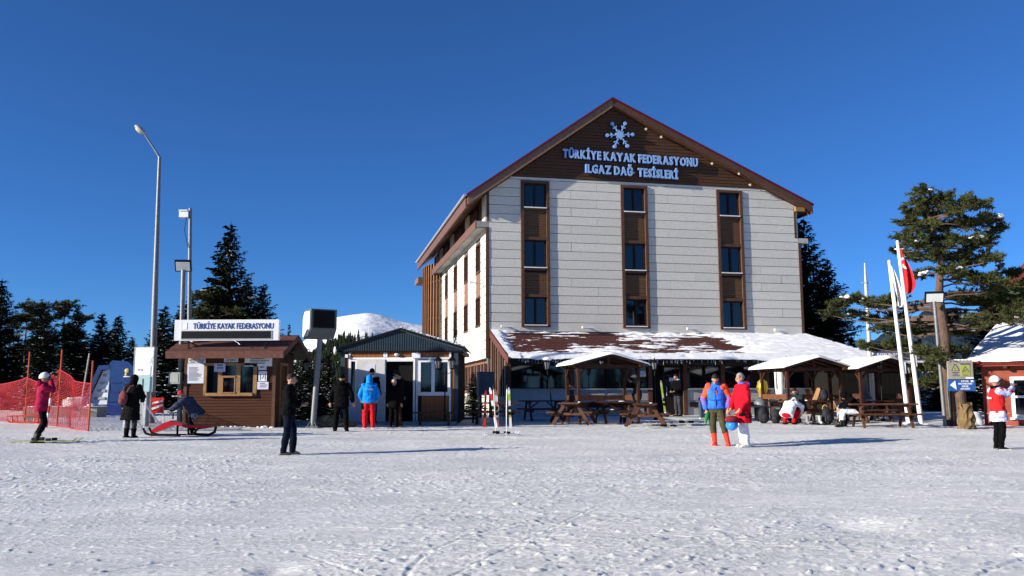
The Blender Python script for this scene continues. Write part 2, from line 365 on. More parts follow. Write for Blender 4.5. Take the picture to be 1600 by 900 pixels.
z = 4.56 - RH * 0
row = 0
while z < GB - .02:
    z1 = min(z + RH, GB)
    for bi, (a, b) in enumerate(bands):
        js = [a]
        wd = b - a
        if wd > 2: js += sorted([a + wd * f for f in ([.3] if row % 2 else [.66])]) if rp.random() < .6 else []
        js.append(b)
        for k in range(len(js) - 1):
            g = .006
            pl = under(rect(js[k] + (g if k else 0), js[k+1] - (g if k < len(js)-2 else 0), z + .013, z1 - .013))
            if len(pl) > 2:
                mb = MB(); d = rp.uniform(.026, .034); mb.prism(pl, -d, .0); hb_(mb, 'cladding_panel', stucco)
    if z1 > ZT + .02 or z < ZB:
        for a, b in cols:
            za = max(z, ZT) if z1 > ZT else z; zb = z1 if z1 > ZT else min(z1, ZB)
            if zb - za > .05: mb = MB(); mb.box(a, b, -.03, 0, za + .005, zb - .012); hb_(mb, 'cladding_panel', stucco)
    z = z1; row += 1
# gable boards
gbm = MB(); z = GB + .0
while z < 16:
    pl = under(rect(-1, 18, z + .012, z + .15)); gbm.prism(pl, -.07, .1) if len(pl) > 2 else None; z += .162
tag(hb_(gbm, 'gable_boarding', gwood), kind='stuff')
mb = MB(); mb.prism(under(rect(-1, 18, GB, 16.5)), -.045, .08); hb_(mb, 'gable_backing', darkwood)
# roof
def roofslab(p, q, t, mbb, w0, w1, lift=0):
    mbb.prism([(p[0], p[1]+lift), (q[0], q[1]+lift), (q[0], q[1]+lift-t), (p[0], p[1]+lift-t)], w0, w1)
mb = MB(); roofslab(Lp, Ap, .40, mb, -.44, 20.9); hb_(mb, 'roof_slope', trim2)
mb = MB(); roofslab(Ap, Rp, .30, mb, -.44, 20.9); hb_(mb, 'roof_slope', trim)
mb = MB(); roofslab((Lp[0]-.05, Lp[1]-.03), (Ap[0], Ap[1]+.006), .1, mb, -.49, 20.95, .10); roofslab((Ap[0], Ap[1]+.006), (Rp[0]+.06, Rp[1]-.02), .1, mb, -.49, 20.95, .10)
k = -.2
while k < 20.9:
    mb.prism([(Lp[0]-.03, Lp[1]+.10), (Ap[0], Ap[1]+.10), (Ap[0], Ap[1]+.14), (Lp[0]-.03, Lp[1]+.14)], k, k+.05); k += .6
hb_(mb, 'roof_sheet', maroon)
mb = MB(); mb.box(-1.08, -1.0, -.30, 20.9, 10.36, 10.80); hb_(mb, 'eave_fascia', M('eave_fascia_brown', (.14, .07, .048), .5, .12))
mb = MB(); mb.tube([(-1.13, -.46, 10.92), (-1.13, 20.9, 10.93)], .075, 8); hb_(mb, 'gutter', zinc, smooth=True)
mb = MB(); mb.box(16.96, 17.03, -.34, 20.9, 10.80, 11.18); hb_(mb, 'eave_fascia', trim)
mb = MB(); mb.box(16.1, 16.6, -.28, -.1, 10.9, 11.1); hb_(mb, 'eave_corbel', pinew)
mb = MB()                                               # icicles under the right eave
ri = random.Random(2)
for i in range(34):
    yy = ri.uniform(-.25, 6); l = ri.uniform(.2, 1.1); mb.tube([(16.97, yy, 10.82), (16.97, yy, 10.82 - l)], [.02, .003], 5)
tag(hb_(mb, 'icicles', M('ice', (.7, .78, .85), .1, .05, spec=.8)), kind='stuff')
# attic side wall, ledges
att = MB(); att.box(.02, .1, .1, 20, 9.78, 11.12); hb_(att, 'attic_wall', gwood)
for a, b in ((.12, 1.0), (5.0, 6.1), (10.6, 11.8), (15.6, 16.6)):
    mb = MB(); mb.box(-.06, .02, a, b, 9.8, 11.1); hb_(mb, 'attic_pier', sidepan)
for a, b in ((2.4, 4.2), (7.2, 9.2), (12.6, 14.6), (17, 18.5)):
    mb = MB(); mb.box(-.02, .02, a, b, 9.9, 11.0); f = hb_(mb, 'attic_window', darkwood)
    mb = MB(); mb.box(-.03, -.02, a + .1, b - .1, 10.0, 10.9); mb.build('pane', glass, f)
mb = MB(); mb.box(-.5, .1, -.03, 17.9, 9.5, 9.78); hb_(mb, 'ledge', M('ledge_grey', (.30, .29, .27), .8, .1))
mb = MB(); mb.box(-.56, -.5, -.02, 17.9, 9.42, 9.80); hb_(mb, 'ledge_fascia', M('ledge_brown', (.15, .075, .05), .5, .12))
mb = MB()
for k in range(60): mb.box(-.5, .0, .1 + k*.295, .1 + k*.295 + .25, 9.47, 9.497)
tag(hb_(mb, 'ledge_soffit', grey), kind='stuff')
mb = MB(); mb.box(UE - .1, UE + .5, -.03, 12, 9.28, 9.53); hb_(mb, 'ledge', M('ledge_grey_right', (.45, .44, .41), .8, .1))
# corner boards
for x0, x1, y0, y1, z0, z1 in ((-.045, .1, -.05, .12, 3.3, 9.5), (.0, .1, -.05, .1, 9.8, 11.2), (16.28, 16.42, -.05, .12, 4.5, 9.28), (16.1, 16.22, -.05, .0, 9.53, 11.1)):
    mb = MB(); mb.box(x0, x1, y0, y1, z0, z1); hb_(mb, 'corner_board', trim)
# window columns, front
Wz = [(10.56, 11.74), (7.64, 8.96), (4.88, 6.2)]
def frame_(mb, a, b, z0, z1, t, y0, y1):
    mb.box(a, b, y0, y1, z0, z0 + t); mb.box(a, b, y0, y1, z1 - t, z1); mb.box(a, a + t, y0, y1, z0 + t, z1 - t); mb.box(b - t, b, y0, y1, z0 + t, z1 - t)
curt = M('curtain', (.35, .4, .42), .8, .2)
for ci, (a, b) in enumerate(cols):
    mb = MB(); mb.box(a - .02, a + .13, -.1, .25, ZB - .05, ZT + .02); mb.box(b - .13, b + .02, -.1, .25, ZB - .05, ZT + .02)
    mb.box(a + .13, b - .13, -.1, .25, ZT - .1, ZT + .02); mb.box(a + .13, b - .13, -.12, .25, ZB - .05, ZB + .05); hb_(mb, 'window_surround', trim)
    for wi, (z0, z1) in enumerate(Wz):
        mb = MB(); frame_(mb, a + .13, b - .13, z0, z1, .07, .04, .14); mb.box((a+b)/2 - .05, (a+b)/2 + .05, .04, .14, z0 + .07, z1 - .07)
        f = hb_(mb, 'window', darkwood)
        for p0, p1 in ((a + .2, (a+b)/2 - .05), ((a+b)/2 + .05, b - .2)):
            mb = MB(); mb.box(p0, p1, .10, .12, z0 + .07, z1 - .07); mb.build('pane', glass, f)
        mb = MB(); mb.box(a + .13, b - .13, -.13, .04, z0 - .05, z0 - .004); mb.build('sill', white, f)
    for (zl, zh) in ((Wz[1][1], Wz[0][0] - .05), (Wz[2][1], Wz[1][0] - .05)):
        mb = MB(); mb.box(a + .13, b - .13, -.06, .2, zl, zl + .14); hb_(mb, 'transom', trim); mb = MB(); mb.box(a + .13, b - .13, -.06, .2, zh - .11, zh); hb_(mb, 'transom', trim)
        mb = MB(); mb.box(a + .13, b - .13, .06, .2, zl + .14, zh - .11); hb_(mb, 'infill_backing', darkwood)
        mb = MB(); zz = zl + .15
        while zz < zh - .2: mb.box(a + .15, b - .15, .03, .06, zz + .008, min(zz + .125, zh - .12)); zz += .13
        tag(hb_(mb, 'infill_boards', infill), kind='stuff')
# side wall
scol = [(1.7, 2.98), (5.45, 6.7), (9.2, 10.5), (13.0, 14.2)]
sb = [(.12, 1.7), (2.98, 5.45), (6.7, 9.2), (10.5, 13.0), (14.2, 16.2)]
SZ0, SZ1 = 4.9, 9.08
mb = MB()
for a, b in sb: mb.box(.03, .33, a, b, 3.28, 9.5)
for a, b in scol: mb.box(.03, .33, a, b, 3.28, SZ0); mb.box(.03, .33, a, b, SZ1, 9.5)
mb.box(.03, .33, 16.2, 20.2, .5, 10)
hb_(mb, 'side_wall', joint)
z = 3.28
while z < 9.45:
    z1 = min(z + RH, 9.48)
    for a, b in sb:
        mb = MB(); mb.box(0, .03, a + .008, b - .008, z + .016, z1 - .016); hb_(mb, 'cladding_panel', sidepan)
    for a, b in scol:
        if z1 <= SZ0 + .3 or z >= SZ1 - .1:
            za = max(z, SZ1) if z >= SZ1 - .1 else z; zb = z1 if z >= SZ1 - .1 else min(z1, SZ0)
            if zb - za > .04: mb = MB(); mb.box(.0, .03, a, b, za + .005, zb - .01); hb_(mb, 'cladding_panel', sidepan)
    z = z1
pinkbrown = M('side_infill', (.24, .12, .075), .55, .2, 5, .3, 30, stretch=(.3, .3, 5))
for a, b in scol:
    for z0, z1 in ((7.6, SZ1), (SZ0, 6.42)):
        mb = MB()
        mb.box(-.03, .3, a, a+.08, z0, z1); mb.box(-.03, .3, b-.08, b, z0, z1); mb.box(-.03, .3, a+.08, b-.08, z1-.08, z1); mb.box(-.05, .3, a+.08, b-.08, z0, z0+.08)
        mb.box(.2, .28, (a+b)/2-.04, (a+b)/2+.04, z0+.08, z1-.08)
        f = hb_(mb, 'window', trim); mb = MB(); mb.box(.24, .26, a+.08, b-.08, z0+.08, z1-.08); mb.build('pane', glass, f)
    mb = MB(); mb.box(.02, .3, a, b, 6.42, 7.6); hb_(mb, 'infill_panel', pinkbrown)
# ground floor of the side
mb = MB(); mb.box(.25, .5, .1, 18, .3, 1.72); hb_(mb, 'plinth_wall', sidepan)
mb = MB(); mb.box(.4, .5, .1, 18, 1.72, 3.3); hb_(mb, 'ground_floor_backing', darkwood)
mb = MB(); mb.box(.15, .4, .0, 18, 1.70, 1.80); hb_(mb, 'window_sill', trim2)
for k in range(9):
    y0 = .2 + k * 1.95
    mb = MB(); mb.box(.25, .4, y0, y0+.16, 1.8, 3.26); mb.box(.27, .4, y0+.9, y0+1.0, 1.8, 3.26); mb.box(.27, .4, y0+.16, y0+1.95, 3.1, 3.26); f = hb_(mb, 'ground_window', M('window_brown_%d' % k, (.22, .10, .055), .5, .2) if k == 0 else bpy.data.materials['window_brown_0'])
    mb = MB(); mb.box(.33, .35, y0+.16, y0+.9, 1.8, 3.1); mb.box(.33, .35, y0+1.0, y0+1.95, 1.8, 3.1); mb.build('pane', glass, f)
# timber cage round the escape stair
bat = M('larch_batten', (.25, .115, .05), .55, .3, 6, .3, 30, stretch=(4, 4, .4)); shade_by_object(bat, .35)
cage = MB()
for zz in (4.2, 6.6, 9.0, 9.9): cage.tube([(.1 - .85 * sin(pi*k/16), 18.6 + 2.9 * -cos(pi*k/16), zz) for k in range(17)], .03, 5)
f = hb_(cage, 'stair_cage', trim2)
bm_ = MB(); bm_.box(-.035, .035, -.09, .09, 0, 9.2); bme = bm_.mesh('batten', bat)
for k in range(17):
    t = pi * (k + .5) / 17; o = inst(bme, 'batten', f, (.1 - .9 * sin(t), 18.6 - 2.95 * cos(t), 1.0 - .0), (0, 0, -t))
mb = MB(); mb.box(-.1, .3, 16.2, 21, .6, 10.1); hb_(mb, 'stair_tower', darkwood)
mb = MB(); mb.box(-1.15, .1, 19.5, 21.6, 9.35, 9.7); hb_(mb, 'lower_eave', trim2)
# lettering sign: every letter its own mesh
sign = thing('lettering_sign', 'two lines of raised pale blue capital letters on the brown gable below the snowflake', 'sign', HO, HR); TOPS.add(sign)
letm = M('letter_blue_grey', (.26, .42, .70), .35, .08); letside = navy
def letters(s, ua, ub, za, zb, h, skipw=.30):
    shp = []; x = 0; gap = .17
    for ch in s:
        if ch == ' ': x += skipw; continue
        v, f = text_raw(ch, 1, .05, .036); xs = [p[0] for p in v]; w_ = (max(xs) - min(xs)); shp.append((ch, v, f, x, min(xs))); x += w_ + gap * .55
    tot = x - gap * .55; k = (ub - ua) / tot; sc = h / .73
    for ch, v, f, xo, mn in shp:
        u0 = ua + xo * k; zz = za + (zb - za) * (u0 - ua) / (ub - ua); mb = MB()
        for ox, oy, oz in ((0, 0, 0), (.014, -.004, .005)): mb.add([((p[0]-mn) * k + ox, -p[2] + oy, p[1] * sc + oz) for p in v], f)
        o = mb.build('letter', [letm], sign); o.location = (u0, -.22, zz + HZ0); mb2 = MB()
        mb2.add([((p[0]-mn) * k * 1.0 - .012, -p[2] * 1.0 + .06, p[1] * sc - .015) for p in v], f)
        o2 = mb2.build('letter_edge', letside, o)
letters('TÜRKİYE KAYAK FEDERASYONU', 3.72, 10.76, 13.06, 12.96, .42)
letters('ILGAZ DAĞ TESİSLERİ', 4.86, 9.68, 12.36, 12.26, .42)
fl = thing('snowflake_emblem', 'pale blue six armed snowflake emblem on the brown gable above the letters', 'emblem', HO, HR); TOPS.add(fl)
def flake(mb, cx, cz, R, y0, y1, grow=0):
    star = []
    for k in range(12):
        t = pi/2 + .22 + k*pi/6; r = R*(.36 if k % 2 == 0 else .24) + grow; star.append((cx + r*cos(t), cz + r*sin(t)))
    mb.prism(star, y0, y1)
    for k in range(6):
        t = pi/3*k + .09; d = Vector((cos(t), sin(t))); n = Vector((-d.y, d.x)); g = R*.035 + grow
        def pl(*ps): mb.prism([(cx + (d*a + n*b).x, cz + (d*a + n*b).y) for a, b in ps], y0, y1)
        pl((R*.3, -g), (R*.9, -g), (R*.9, g), (R*.3, g))
        for s_ in (-1, 1):
            for q in (.50,):
                pl((R*q - grow, 0), (R*(q+.12) - grow, s_*(R*.17+grow)), (R*(q+.18)+grow, s_*(R*.15+grow)), (R*(q+.08)+grow, 0))
        mb.prism([(cx + (d*R*.92).x + (R*.125+grow)*cos(a*pi/6), cz + (d*R*.92).y + (R*.125+grow)*sin(a*pi/6)) for a in range(12)], y0 - .003, y1)
mb = MB(); flake(mb, 6.67, 14.36, .72, -.27, -.20); hb_(mb, 'emblem_face', letm, fl)
mb = MB(); flake(mb, 6.66, 14.34, .72, -.20, -.07, .012); hb_(mb, 'emblem_edge', navy, fl)
# wall lamps on the facade
for i, (u, lb) in enumerate(((.9, 'grey bar wall lamp at the left end of the facade above the snowy roof'), (4.85, 'grey bar wall lamp between the left and middle window columns'), (10.2, 'grey bar wall lamp between the middle and right window columns'), (14.9, 'grey bar wall lamp at the right end of the facade above the snowy roof'))):
    t = thing('wall_lamp', lb, 'lamp', HO, HR, 'bar lamps along the foot of the facade'); TOPS.add(t)
    mb = MB(); mb.box(u - .28, u + .28, -.34, -.2, 4.72, 4.82); hb_(mb, 'lamp_body', whitem, t)
    mb = MB(); mb.box(u - .26, u + .26, -.33, -.21, 4.70, 4.718); hb_(mb, 'lamp_glass', lampglass, t)
    mb = MB(); mb.box(u - .03, u + .03, -.2, -.03, 4.75, 4.79); hb_(mb, 'bracket', grey, t)
for i, (u, z, lb) in enumerate(((8.05, 14.78, 'small spotlight highest under the right verge'), (8.85, 14.42, 'small spotlight second highest under the right verge'), (11.55, 13.2, 'small spotlight in the middle of the right verge'), (13.0, 12.75, 'small spotlight right of the middle one under the right verge'), (13.6, 12.2, 'small spotlight lowest under the right verge'))):
    t = thing('spotlight', lb, 'spotlight', HO, HR, 'small spotlights under the right verge of the gable'); TOPS.add(t)
    mb = MB(); mb.tube([(u, -.1, z), (u+.02, -.26, z - .04)], [.02, .02], 6); hb_(mb, 'bracket', grey, t)
    mb = MB(); mb.tube([(u+.05, -.24, z), (u - .05, -.34, z - .07)], [.04, .06], 10); hb_(mb, 'lamp_head', M('lamp_head_beige', (.40, .34, .26), .5, .2) if i == 0 else bpy.data.materials['lamp_head_beige'], t, True)
cm = thing('security_camera', 'small camera on a thin arm at the left corner of the hotel', 'camera', HO, HR); TOPS.add(cm)
mb = MB(); mb.tube([(0, 1.0, 6.9), (-.5, .9, 6.95)], .025, 6); hb_(mb, 'arm', grey, cm)
mb = MB(); mb.box(-.7, -.5, .8, .95, 6.88, 7.02); hb_(mb, 'housing', white, cm)

# ------------------------------------------------------------------ restaurant annex
an = thing('restaurant_annex', 'low glazed restaurant along the hotel front, its brown tiled roof half covered in snow', 'building', HO, HR); TOPS.add(an)
A0, AW = .2, -3.4; EV = -4.05; EZ = 3.12; TZ = 4.5; RE = 18.4
floor_ = MB(); floor_.box(A0, 18, -3.35, 0, .2, .66); hb_(floor_, 'floor_slab', concrete, an)
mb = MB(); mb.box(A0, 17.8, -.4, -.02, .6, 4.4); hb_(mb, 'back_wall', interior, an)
slope = (TZ - EZ) / -EV
def rz(w): return TZ + slope * w
mb = MB()
mb.add([(A0, EV, EZ-.02), (RE, EV, EZ-.02), (16.5, 0, TZ-.02), (A0, 0, TZ-.02), (A0, EV, EZ-.2), (RE, EV, EZ-.2), (16.5, 0, TZ-.2), (A0, 0, TZ-.2)],
       [(0,1,2,3),(7,6,5,4),(0,4,5,1),(1,5,6,2),(0,3,7,4)])
mb.add([(RE, EV, EZ-.02), (RE, 1.0, EZ-.02), (16.5, 0, TZ-.02), (RE, EV, EZ-.2), (RE, 1.0, EZ-.2), (16.5, 0, TZ-.2)], [(0,1,2),(5,4,3),(0,3,4,1)])
hb_(mb, 'roof_deck', darkwood, an)
tl = MB()                                               # tile courses, overlapping, uneven
rr_ = random.Random(8); n_c = 17
tm = MB(); tm.box(0, .235, 0, .3, 0, .022)
for i in range(n_c):
    w0 = EV + .02 + i * (-EV - .05) / n_c; w1 = w0 + (-EV) / n_c + .05; xe = 16.5 + (RE - 16.5) * (-w0 / -EV)
    x = A0 + .05 + (i % 2) * .12
    while x < xe - .3:
        h = rr_.uniform(.0, .012)
        tl.add([(x, w0, rz(w0)+.015+h), (x+.24, w0, rz(w0)+.015+h), (x+.24, w1, rz(w1)-.005), (x, w1, rz(w1)-.005), (x, w0, rz(w0)-.02), (x+.24, w0, rz(w0)-.02)], [(0,1,2,3), (4,5,1,0)]); x += .26
tag(hb_(tl, 'roof_tiles', tile, an), kind='stuff')
# snow lying on it
nu, nw = 520, 230
U_ = np.linspace(A0 - .05, 16.5, nu); W_ = np.linspace(0, 1, nw); UU, WW = np.meshgrid(U_, W_, indexing='ij')
XX = UU + (RE - 16.5) * np.clip((UU - 12) / 4.5, 0, 1) * (1 - WW) ; YY = EV - .12 + (-EV + .10) * WW
st = fbm(UU * 1.1, WW * 27, 51, 3) * .85 + fbm(UU * .4, WW * 4, 55, 2) * .8 + fbm(UU * 3.5, WW * 50, 61, 2) * .35 + .0
base = -.31 - .12 * np.sin(UU * .5 + 1)
mask = base + st
mask += np.clip((.19 - WW) * 12, -0, 1.2) + np.clip((.55 - UU + A0 + .5 * WW * 0) * 3, 0, 1.2) + np.clip((UU - 12.1 + 1.6 * WW - 1.0 * fbm(UU * 0 + 2, WW * 4, 9, 3)) * 1.0, 0, 1.3) + np.clip((WW - .93) * 6, 0, .4) + np.clip((1.5 - UU) * .35, 0, .4)
th = np.clip(mask * .13, -.05, .11); lip = np.clip((.10 - WW) * 10, 0, 1)
ZZ = (TZ + slope * np.minimum(YY, 0) + .02) + th + .05 * np.clip((.17-WW)*8, 0, 1) - lip ** 3 * .16
ZZ += fbm(UU * 5, WW * 12, 71, 2) * .012
sno = grid_mesh('roof_snow', XX, YY, ZZ, snow, True, an); sno.location.z = HZ0
mb = MB()                                               # snow on the hip face
mb.add([(RE+.05, EV-.05, EZ+.05), (RE+.05, 1.0, EZ+.05), (16.5, 0, TZ+.12), (RE+.05, EV-.05, EZ-.05), (RE+.05, 1, EZ-.05)], [(0,1,2), (0,3,4,1)]); hb_(mb, 'hip_snow', snow, an)
mb = MB(); mb.box(A0, RE, EV - .02, EV + .05, EZ - .26, EZ - .02); hb_(mb, 'eave_fascia', darkwood, an)
mb = MB(); mb.bar((A0 - .05, EV - .1, EZ - .12), (A0 - .05, .0, TZ - .08), .07, .3); hb_(mb, 'verge_board', M('verge_red_brown', (.13, .045, .03), .5, .2), an)
mb = MB()
for i in range(150):
    x = ri.uniform(A0 + .2, RE); l = abs(ri.gauss(.03, .045)) + .015; mb.tube([(x, EV - .05, EZ - .06), (x, EV - .05, EZ - .12 - l)], [.010, .002], 4)
tag(hb_(mb, 'icicles', bpy.data.materials['ice'], an), kind='stuff')
# front wall
stl = M('pebble_render', (.36, .36, .34), .9, .35, 30, .8, 40, bdist=.02); stsm = M('smooth_render', (.42, .43, .44), .85, .1, 5)
mb = MB(); mb.box(A0, 6.75, AW, AW + .2, .3, 1.78); mb.box(8.5, 17.8, AW, AW + .2, .3, 1.78); hb_(mb, 'plinth_wall', stsm, an)
for a, b in ((3.4, 4.6), (4.75, 5.9), (6.0, 6.6), (8.8, 9.9), (10.1, 11.2), (11.4, 12.6), (12.8, 14.0)):
    mb = MB(); mb.box(a, b, AW - .03, AW, 1.30, 1.70); hb_(mb, 'pebble_panel', stl, an)
    mb = MB(); mb.box(a, b, AW - .03, AW, .35, .95); hb_(mb, 'pebble_panel', stl, an)
mb = MB()
for a, b in ((3.2, 6.7), (8.6, 17.5)): mb.box(a, b, AW - .05, AW, 1.0, 1.22)
hb_(mb, 'plinth_band', darkwood, an)
mb = MB(); mb.box(A0 - .05, 6.8, AW - .12, AW + .1, 1.78, 1.83); mb.box(8.5, 17.8, AW - .12, AW + .1, 1.78, 1.83); hb_(mb, 'window_sill', grey, an)
posts = [.3, 3.1, 6.72, 8.38, 10.2, 12.4, 14.4, 16.2, 17.7]
for p in posts:
    mb = MB(); mb.box(p - .09, p + .09, AW - .07, AW + .18, .45, 3.0); hb_(mb, 'post', M('post_brown', (.10, .045, .028), .5, .25) if p == .3 else bpy.data.materials['post_brown'], an)
mb = MB(); mb.box(A0, 17.8, AW - .04, AW + .18, 2.86, 3.2); hb_(mb, 'lintel', darkwood, an)
wins = [(.39, 1.75), (1.8, 3.0), (3.2, 4.65), (4.72, 5.5), (5.57, 6.62), (8.47, 9.3), (9.36, 10.1), (10.3, 12.3), (12.5, 14.3), (14.5, 16.1), (16.3, 17.6)]
for a, b in wins:
    mb = MB(); frame_(mb, a, b, 1.83, 2.86, .045, AW + .03, AW + .1); f = hb_(mb, 'window', darkwood, an)
    mb = MB(); mb.box(a + .045, b - .045, AW + .06, AW + .075, 1.875, 2.815); mb.build('pane', glass, f)
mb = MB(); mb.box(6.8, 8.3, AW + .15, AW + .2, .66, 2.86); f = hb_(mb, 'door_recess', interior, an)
mb = MB(); frame_(mb, 7.35, 8.28, .68, 2.84, .09, AW + .05, AW + .12); mb.box(7.44, 8.19, AW+.05, AW+.12, .77, 1.75); d = hb_(mb, 'door', darkwood, an)
mb = MB(); mb.box(7.44, 8.19, AW + .08, AW + .10, 1.75, 2.75); mb.build('pane', glass, d)
mb = MB(); mb.tube([(7.5, AW+.0, 1.5), (7.5, AW+.0, 1.9)], .02, 6); mb.build('handle', zinc, d)
mb = MB(); mb.box(7.65, 7.9, AW+.035, AW+.05, 2.15, 2.3); mb.build('door_notice', paper, d)
mb = MB(); mb.box(6.2, 6.5, AW+.02, AW+.03, 2.35, 2.6); hb_(mb, 'window_notice', paper, an)
mb = MB(); mb.box(6.0, 9.6, -5.2, AW, .3, .62); hb_(mb, 'door_step', concrete, an)
# left side of the annex, vertical boards and glass
mb = MB()
mb.prism([(AW, 1.5), (0, 1.5), (0, rz(0)-.25), (AW, rz(AW)-.25)], A0+.02, A0 + .1, 'yz'); hb_(mb, 'side_boarding', darkwood, an)
for k in range(7):
    y = AW + .05 + k * .52; mb = MB(); mb.box(A0 - .03, A0 + .02, y, y + (.12 if k % 2 else .2), .6, rz(y) - .3); hb_(mb, 'side_batten', trim2 if k % 3 == 0 else trim, an)
mb = MB(); mb.box(A0 - .02, A0 + .02, AW, 0, .4, 1.5); hb_(mb, 'side_plinth', stsm, an)
ac = thing('air_conditioner', 'dark grey covered air conditioning unit standing beside the annex corner', 'air conditioner', (-1.25, 37.9, G(-1.1, 37.9)), HR)
mb = MB(); mb.box(-.24, .42, -.3, .3, .95, 1.95); mb.build('casing', M('cover_grey', (.12, .14, .17), .7, .2, 6, .4, 12), ac)
mb = MB(); mb.box(-.2, -.12, -.3, .3, 0, .95); mb.box(.3, .38, -.3, .3, 0, .95); mb.build('stand', black, ac)
# small sign on the roof right of the annex
ks = thing('roof_sign', 'small blue lettered board on the restaurant roof ridge beside the white mast', 'sign', (16.15, 37.8, 2.7), .1)
mb = MB(); mb.prism([(-.72, .4), (.62, .4), (.62, .66), (-.5, .66)], 0, .04); mb.build('board', M('board_grey_blue', (.08, .10, .2), .6, .1), ks)
mb = MB(); text_into(mb, 'KAYAK BRANŞI', .06, -.01, .45, .14, 1.0, .01, .01); mb.build('lettering', whitem, ks)
mb = MB(); mb.box(-.45, -.4, .04, .08, -.1, .6); mb.box(.4, .45, .04, .08, -.1, .6); mb.build('support', black, ks)
# ------------------------------------------------------------------ ticket booth
bt = gthing('ticket_booth', 'brown wooden ticket booth with pine framed window and paper notices', 'booth', -9.14, 28.5)
bt.location.z = .54
WX = 1.46; X0, X1, Z0_, Z1_ = -.82, .86, 1.05, 2.05
mb = MB(); mb.box(-WX, X0, .02, .1, 0, 2.5); mb.box(X1, WX, .02, .1, 0, 2.5); mb.box(X0, X1, .02, .1, 0, Z0_); mb.box(X0, X1, .02, .1, Z1_, 2.5)
mb.box(-WX, WX, 2.2, 2.3, 0, 2.5); mb.box(-WX, -WX+.08, .1, 2.2, 0, 2.5); mb.box(WX-.08, WX, .1, .5, 0, 2.5); mb.box(WX-.08, WX, 1.4, 2.2, 0, 2.5); mb.box(WX-.08, WX, .5, 1.4, 2.0, 2.5)
mb.build('wall', darkwood, bt)
mb = MB(); mb.box(-WX+.1, WX-.1, .5, .55, .05, 2.4); mb.build('inner_partition', interior, bt)
mb = MB(); z = .02
while z < 2.45:
    z1 = z + .088; y0 = -.012
    if z1 < Z0_ or z > Z1_: mb.box(-WX, WX, y0, .02, z + .006, z1)
    else: mb.box(-WX, X0, y0, .02, z+.006, z1); mb.box(X1, WX, y0, .02, z+.006, z1)
    mb.box(WX, WX+.015, 0, .5, z+.006, z1); mb.box(WX, WX+.015, 1.4, 2.3, z+.006, z1); mb.box(-WX-.015, -WX, 0, 2.3, z+.006, z1); z += .094
tag(mb.build('cladding', bwood, bt), kind='stuff')
for x in (-WX-.02, WX-.08):
    mb = MB(); mb.box(x, x+.10, -.04, .0, 0, 2.46); mb.build('corner_post', trim, bt)
mb = MB(); mb.box(WX, WX+.05, .48, .56, 0, 2.1); mb.box(WX, WX+.05, 1.36, 1.44, 0, 2.1); mb.box(WX, WX+.05, .56, 1.36, 2.0, 2.1); d = mb.build('side_door_frame', cwood, bt)
mb = MB(); mb.box(WX-.03, WX+.01, .56, 1.36, 0, 2.0); mb.build('side_door', bwood, bt)
mb = MB(); mb.box(X0-.02, X0+.07, -.06, .06, Z0_-.02, Z1_+.02); mb.box(X1-.1, X1+.02, -.06, .06, Z0_-.02, Z1_+.02); mb.box(X0+.07, X1-.1, -.06, .06, Z1_-.06, Z1_+.02)
mb.box(X0+.07, X1-.1, -.12, .06, Z0_-.04, Z0_+.06); mb.box(-.38, -.25, -.05, .06, Z0_+.06, Z1_-.06); mb.box(.19, .34, -.05, .06, Z0_+.06, Z1_-.06)
wf = mb.build('window_frame', pinew, bt)
mb = MB(); mb.box(-.25, .19, -.07, .0, 1.60, 1.66); mb.box(-.25, -.21, -.06, .0, 1.11, 1.60); mb.box(.15, .19, -.06, .0, 1.11, 1.6); mb.box(-.27, .22, -.14, .0, 1.09, 1.13); mb.build('hatch_frame', pinew, wf)
for a, b, c, e in ((X0+.07, -.38, 1.11, 1.99), (-.25, .19, 1.66, 1.99), (.34, X1-.1, 1.11, 1.99), (-.21, .15, 1.13, 1.6)):
    mb = MB(); mb.box(a, b, .02, .03, c, e); mb.build('pane', glass, wf)
# booth roof
mb = MB(); mb.prism([(-.62, 2.36), (1.2, 3.02), (3.0, 2.36), (3.0, 2.28), (1.2, 2.93), (-.62, 2.28)], -1.84, 1.86, 'yz'); mb.build('roof', darkwood, bt)
shb = M('shingle_brown', (.12, .05, .038), .8, .25, 8, .4, 25); shade_by_object(shb, .25)
for i in range(5):
    for sgn in (0, 1):
        mb = MB(); a = i / 5; b = (i + 1.12) / 5
        ya, za, yb, zb = (-.66 + 1.86*a, 2.37 + .66*a, -.66 + 1.86*b, 2.37 + .66*min(b, 1.0)) if not sgn else (3.04 - 1.84*a, 2.37 + .66*a, 3.04 - 1.84*b, 2.37 + .66*min(b, 1))
        mb.add([(-1.88, ya, za+.05), (1.9, ya, za+.05), (1.9, yb, zb+.02), (-1.88, yb, zb+.02), (-1.88, ya, za-.02), (1.9, ya, za-.02)], [(0,1,2,3), (4,5,1,0)])
        mb.build('roof_course', shb, bt)
mb = MB(); mb.box(-1.86, 1.88, -.68, -.62, 2.20, 2.42); mb.build('eave_board', shb, bt)
mb = MB(); mb.prism([(-.66, 2.22), (1.2, 2.86), (3.04, 2.22), (3.04, 2.42), (1.2, 3.06), (-.66, 2.42)], 1.86, 1.90, 'yz'); mb.build('verge_board', shb, bt)
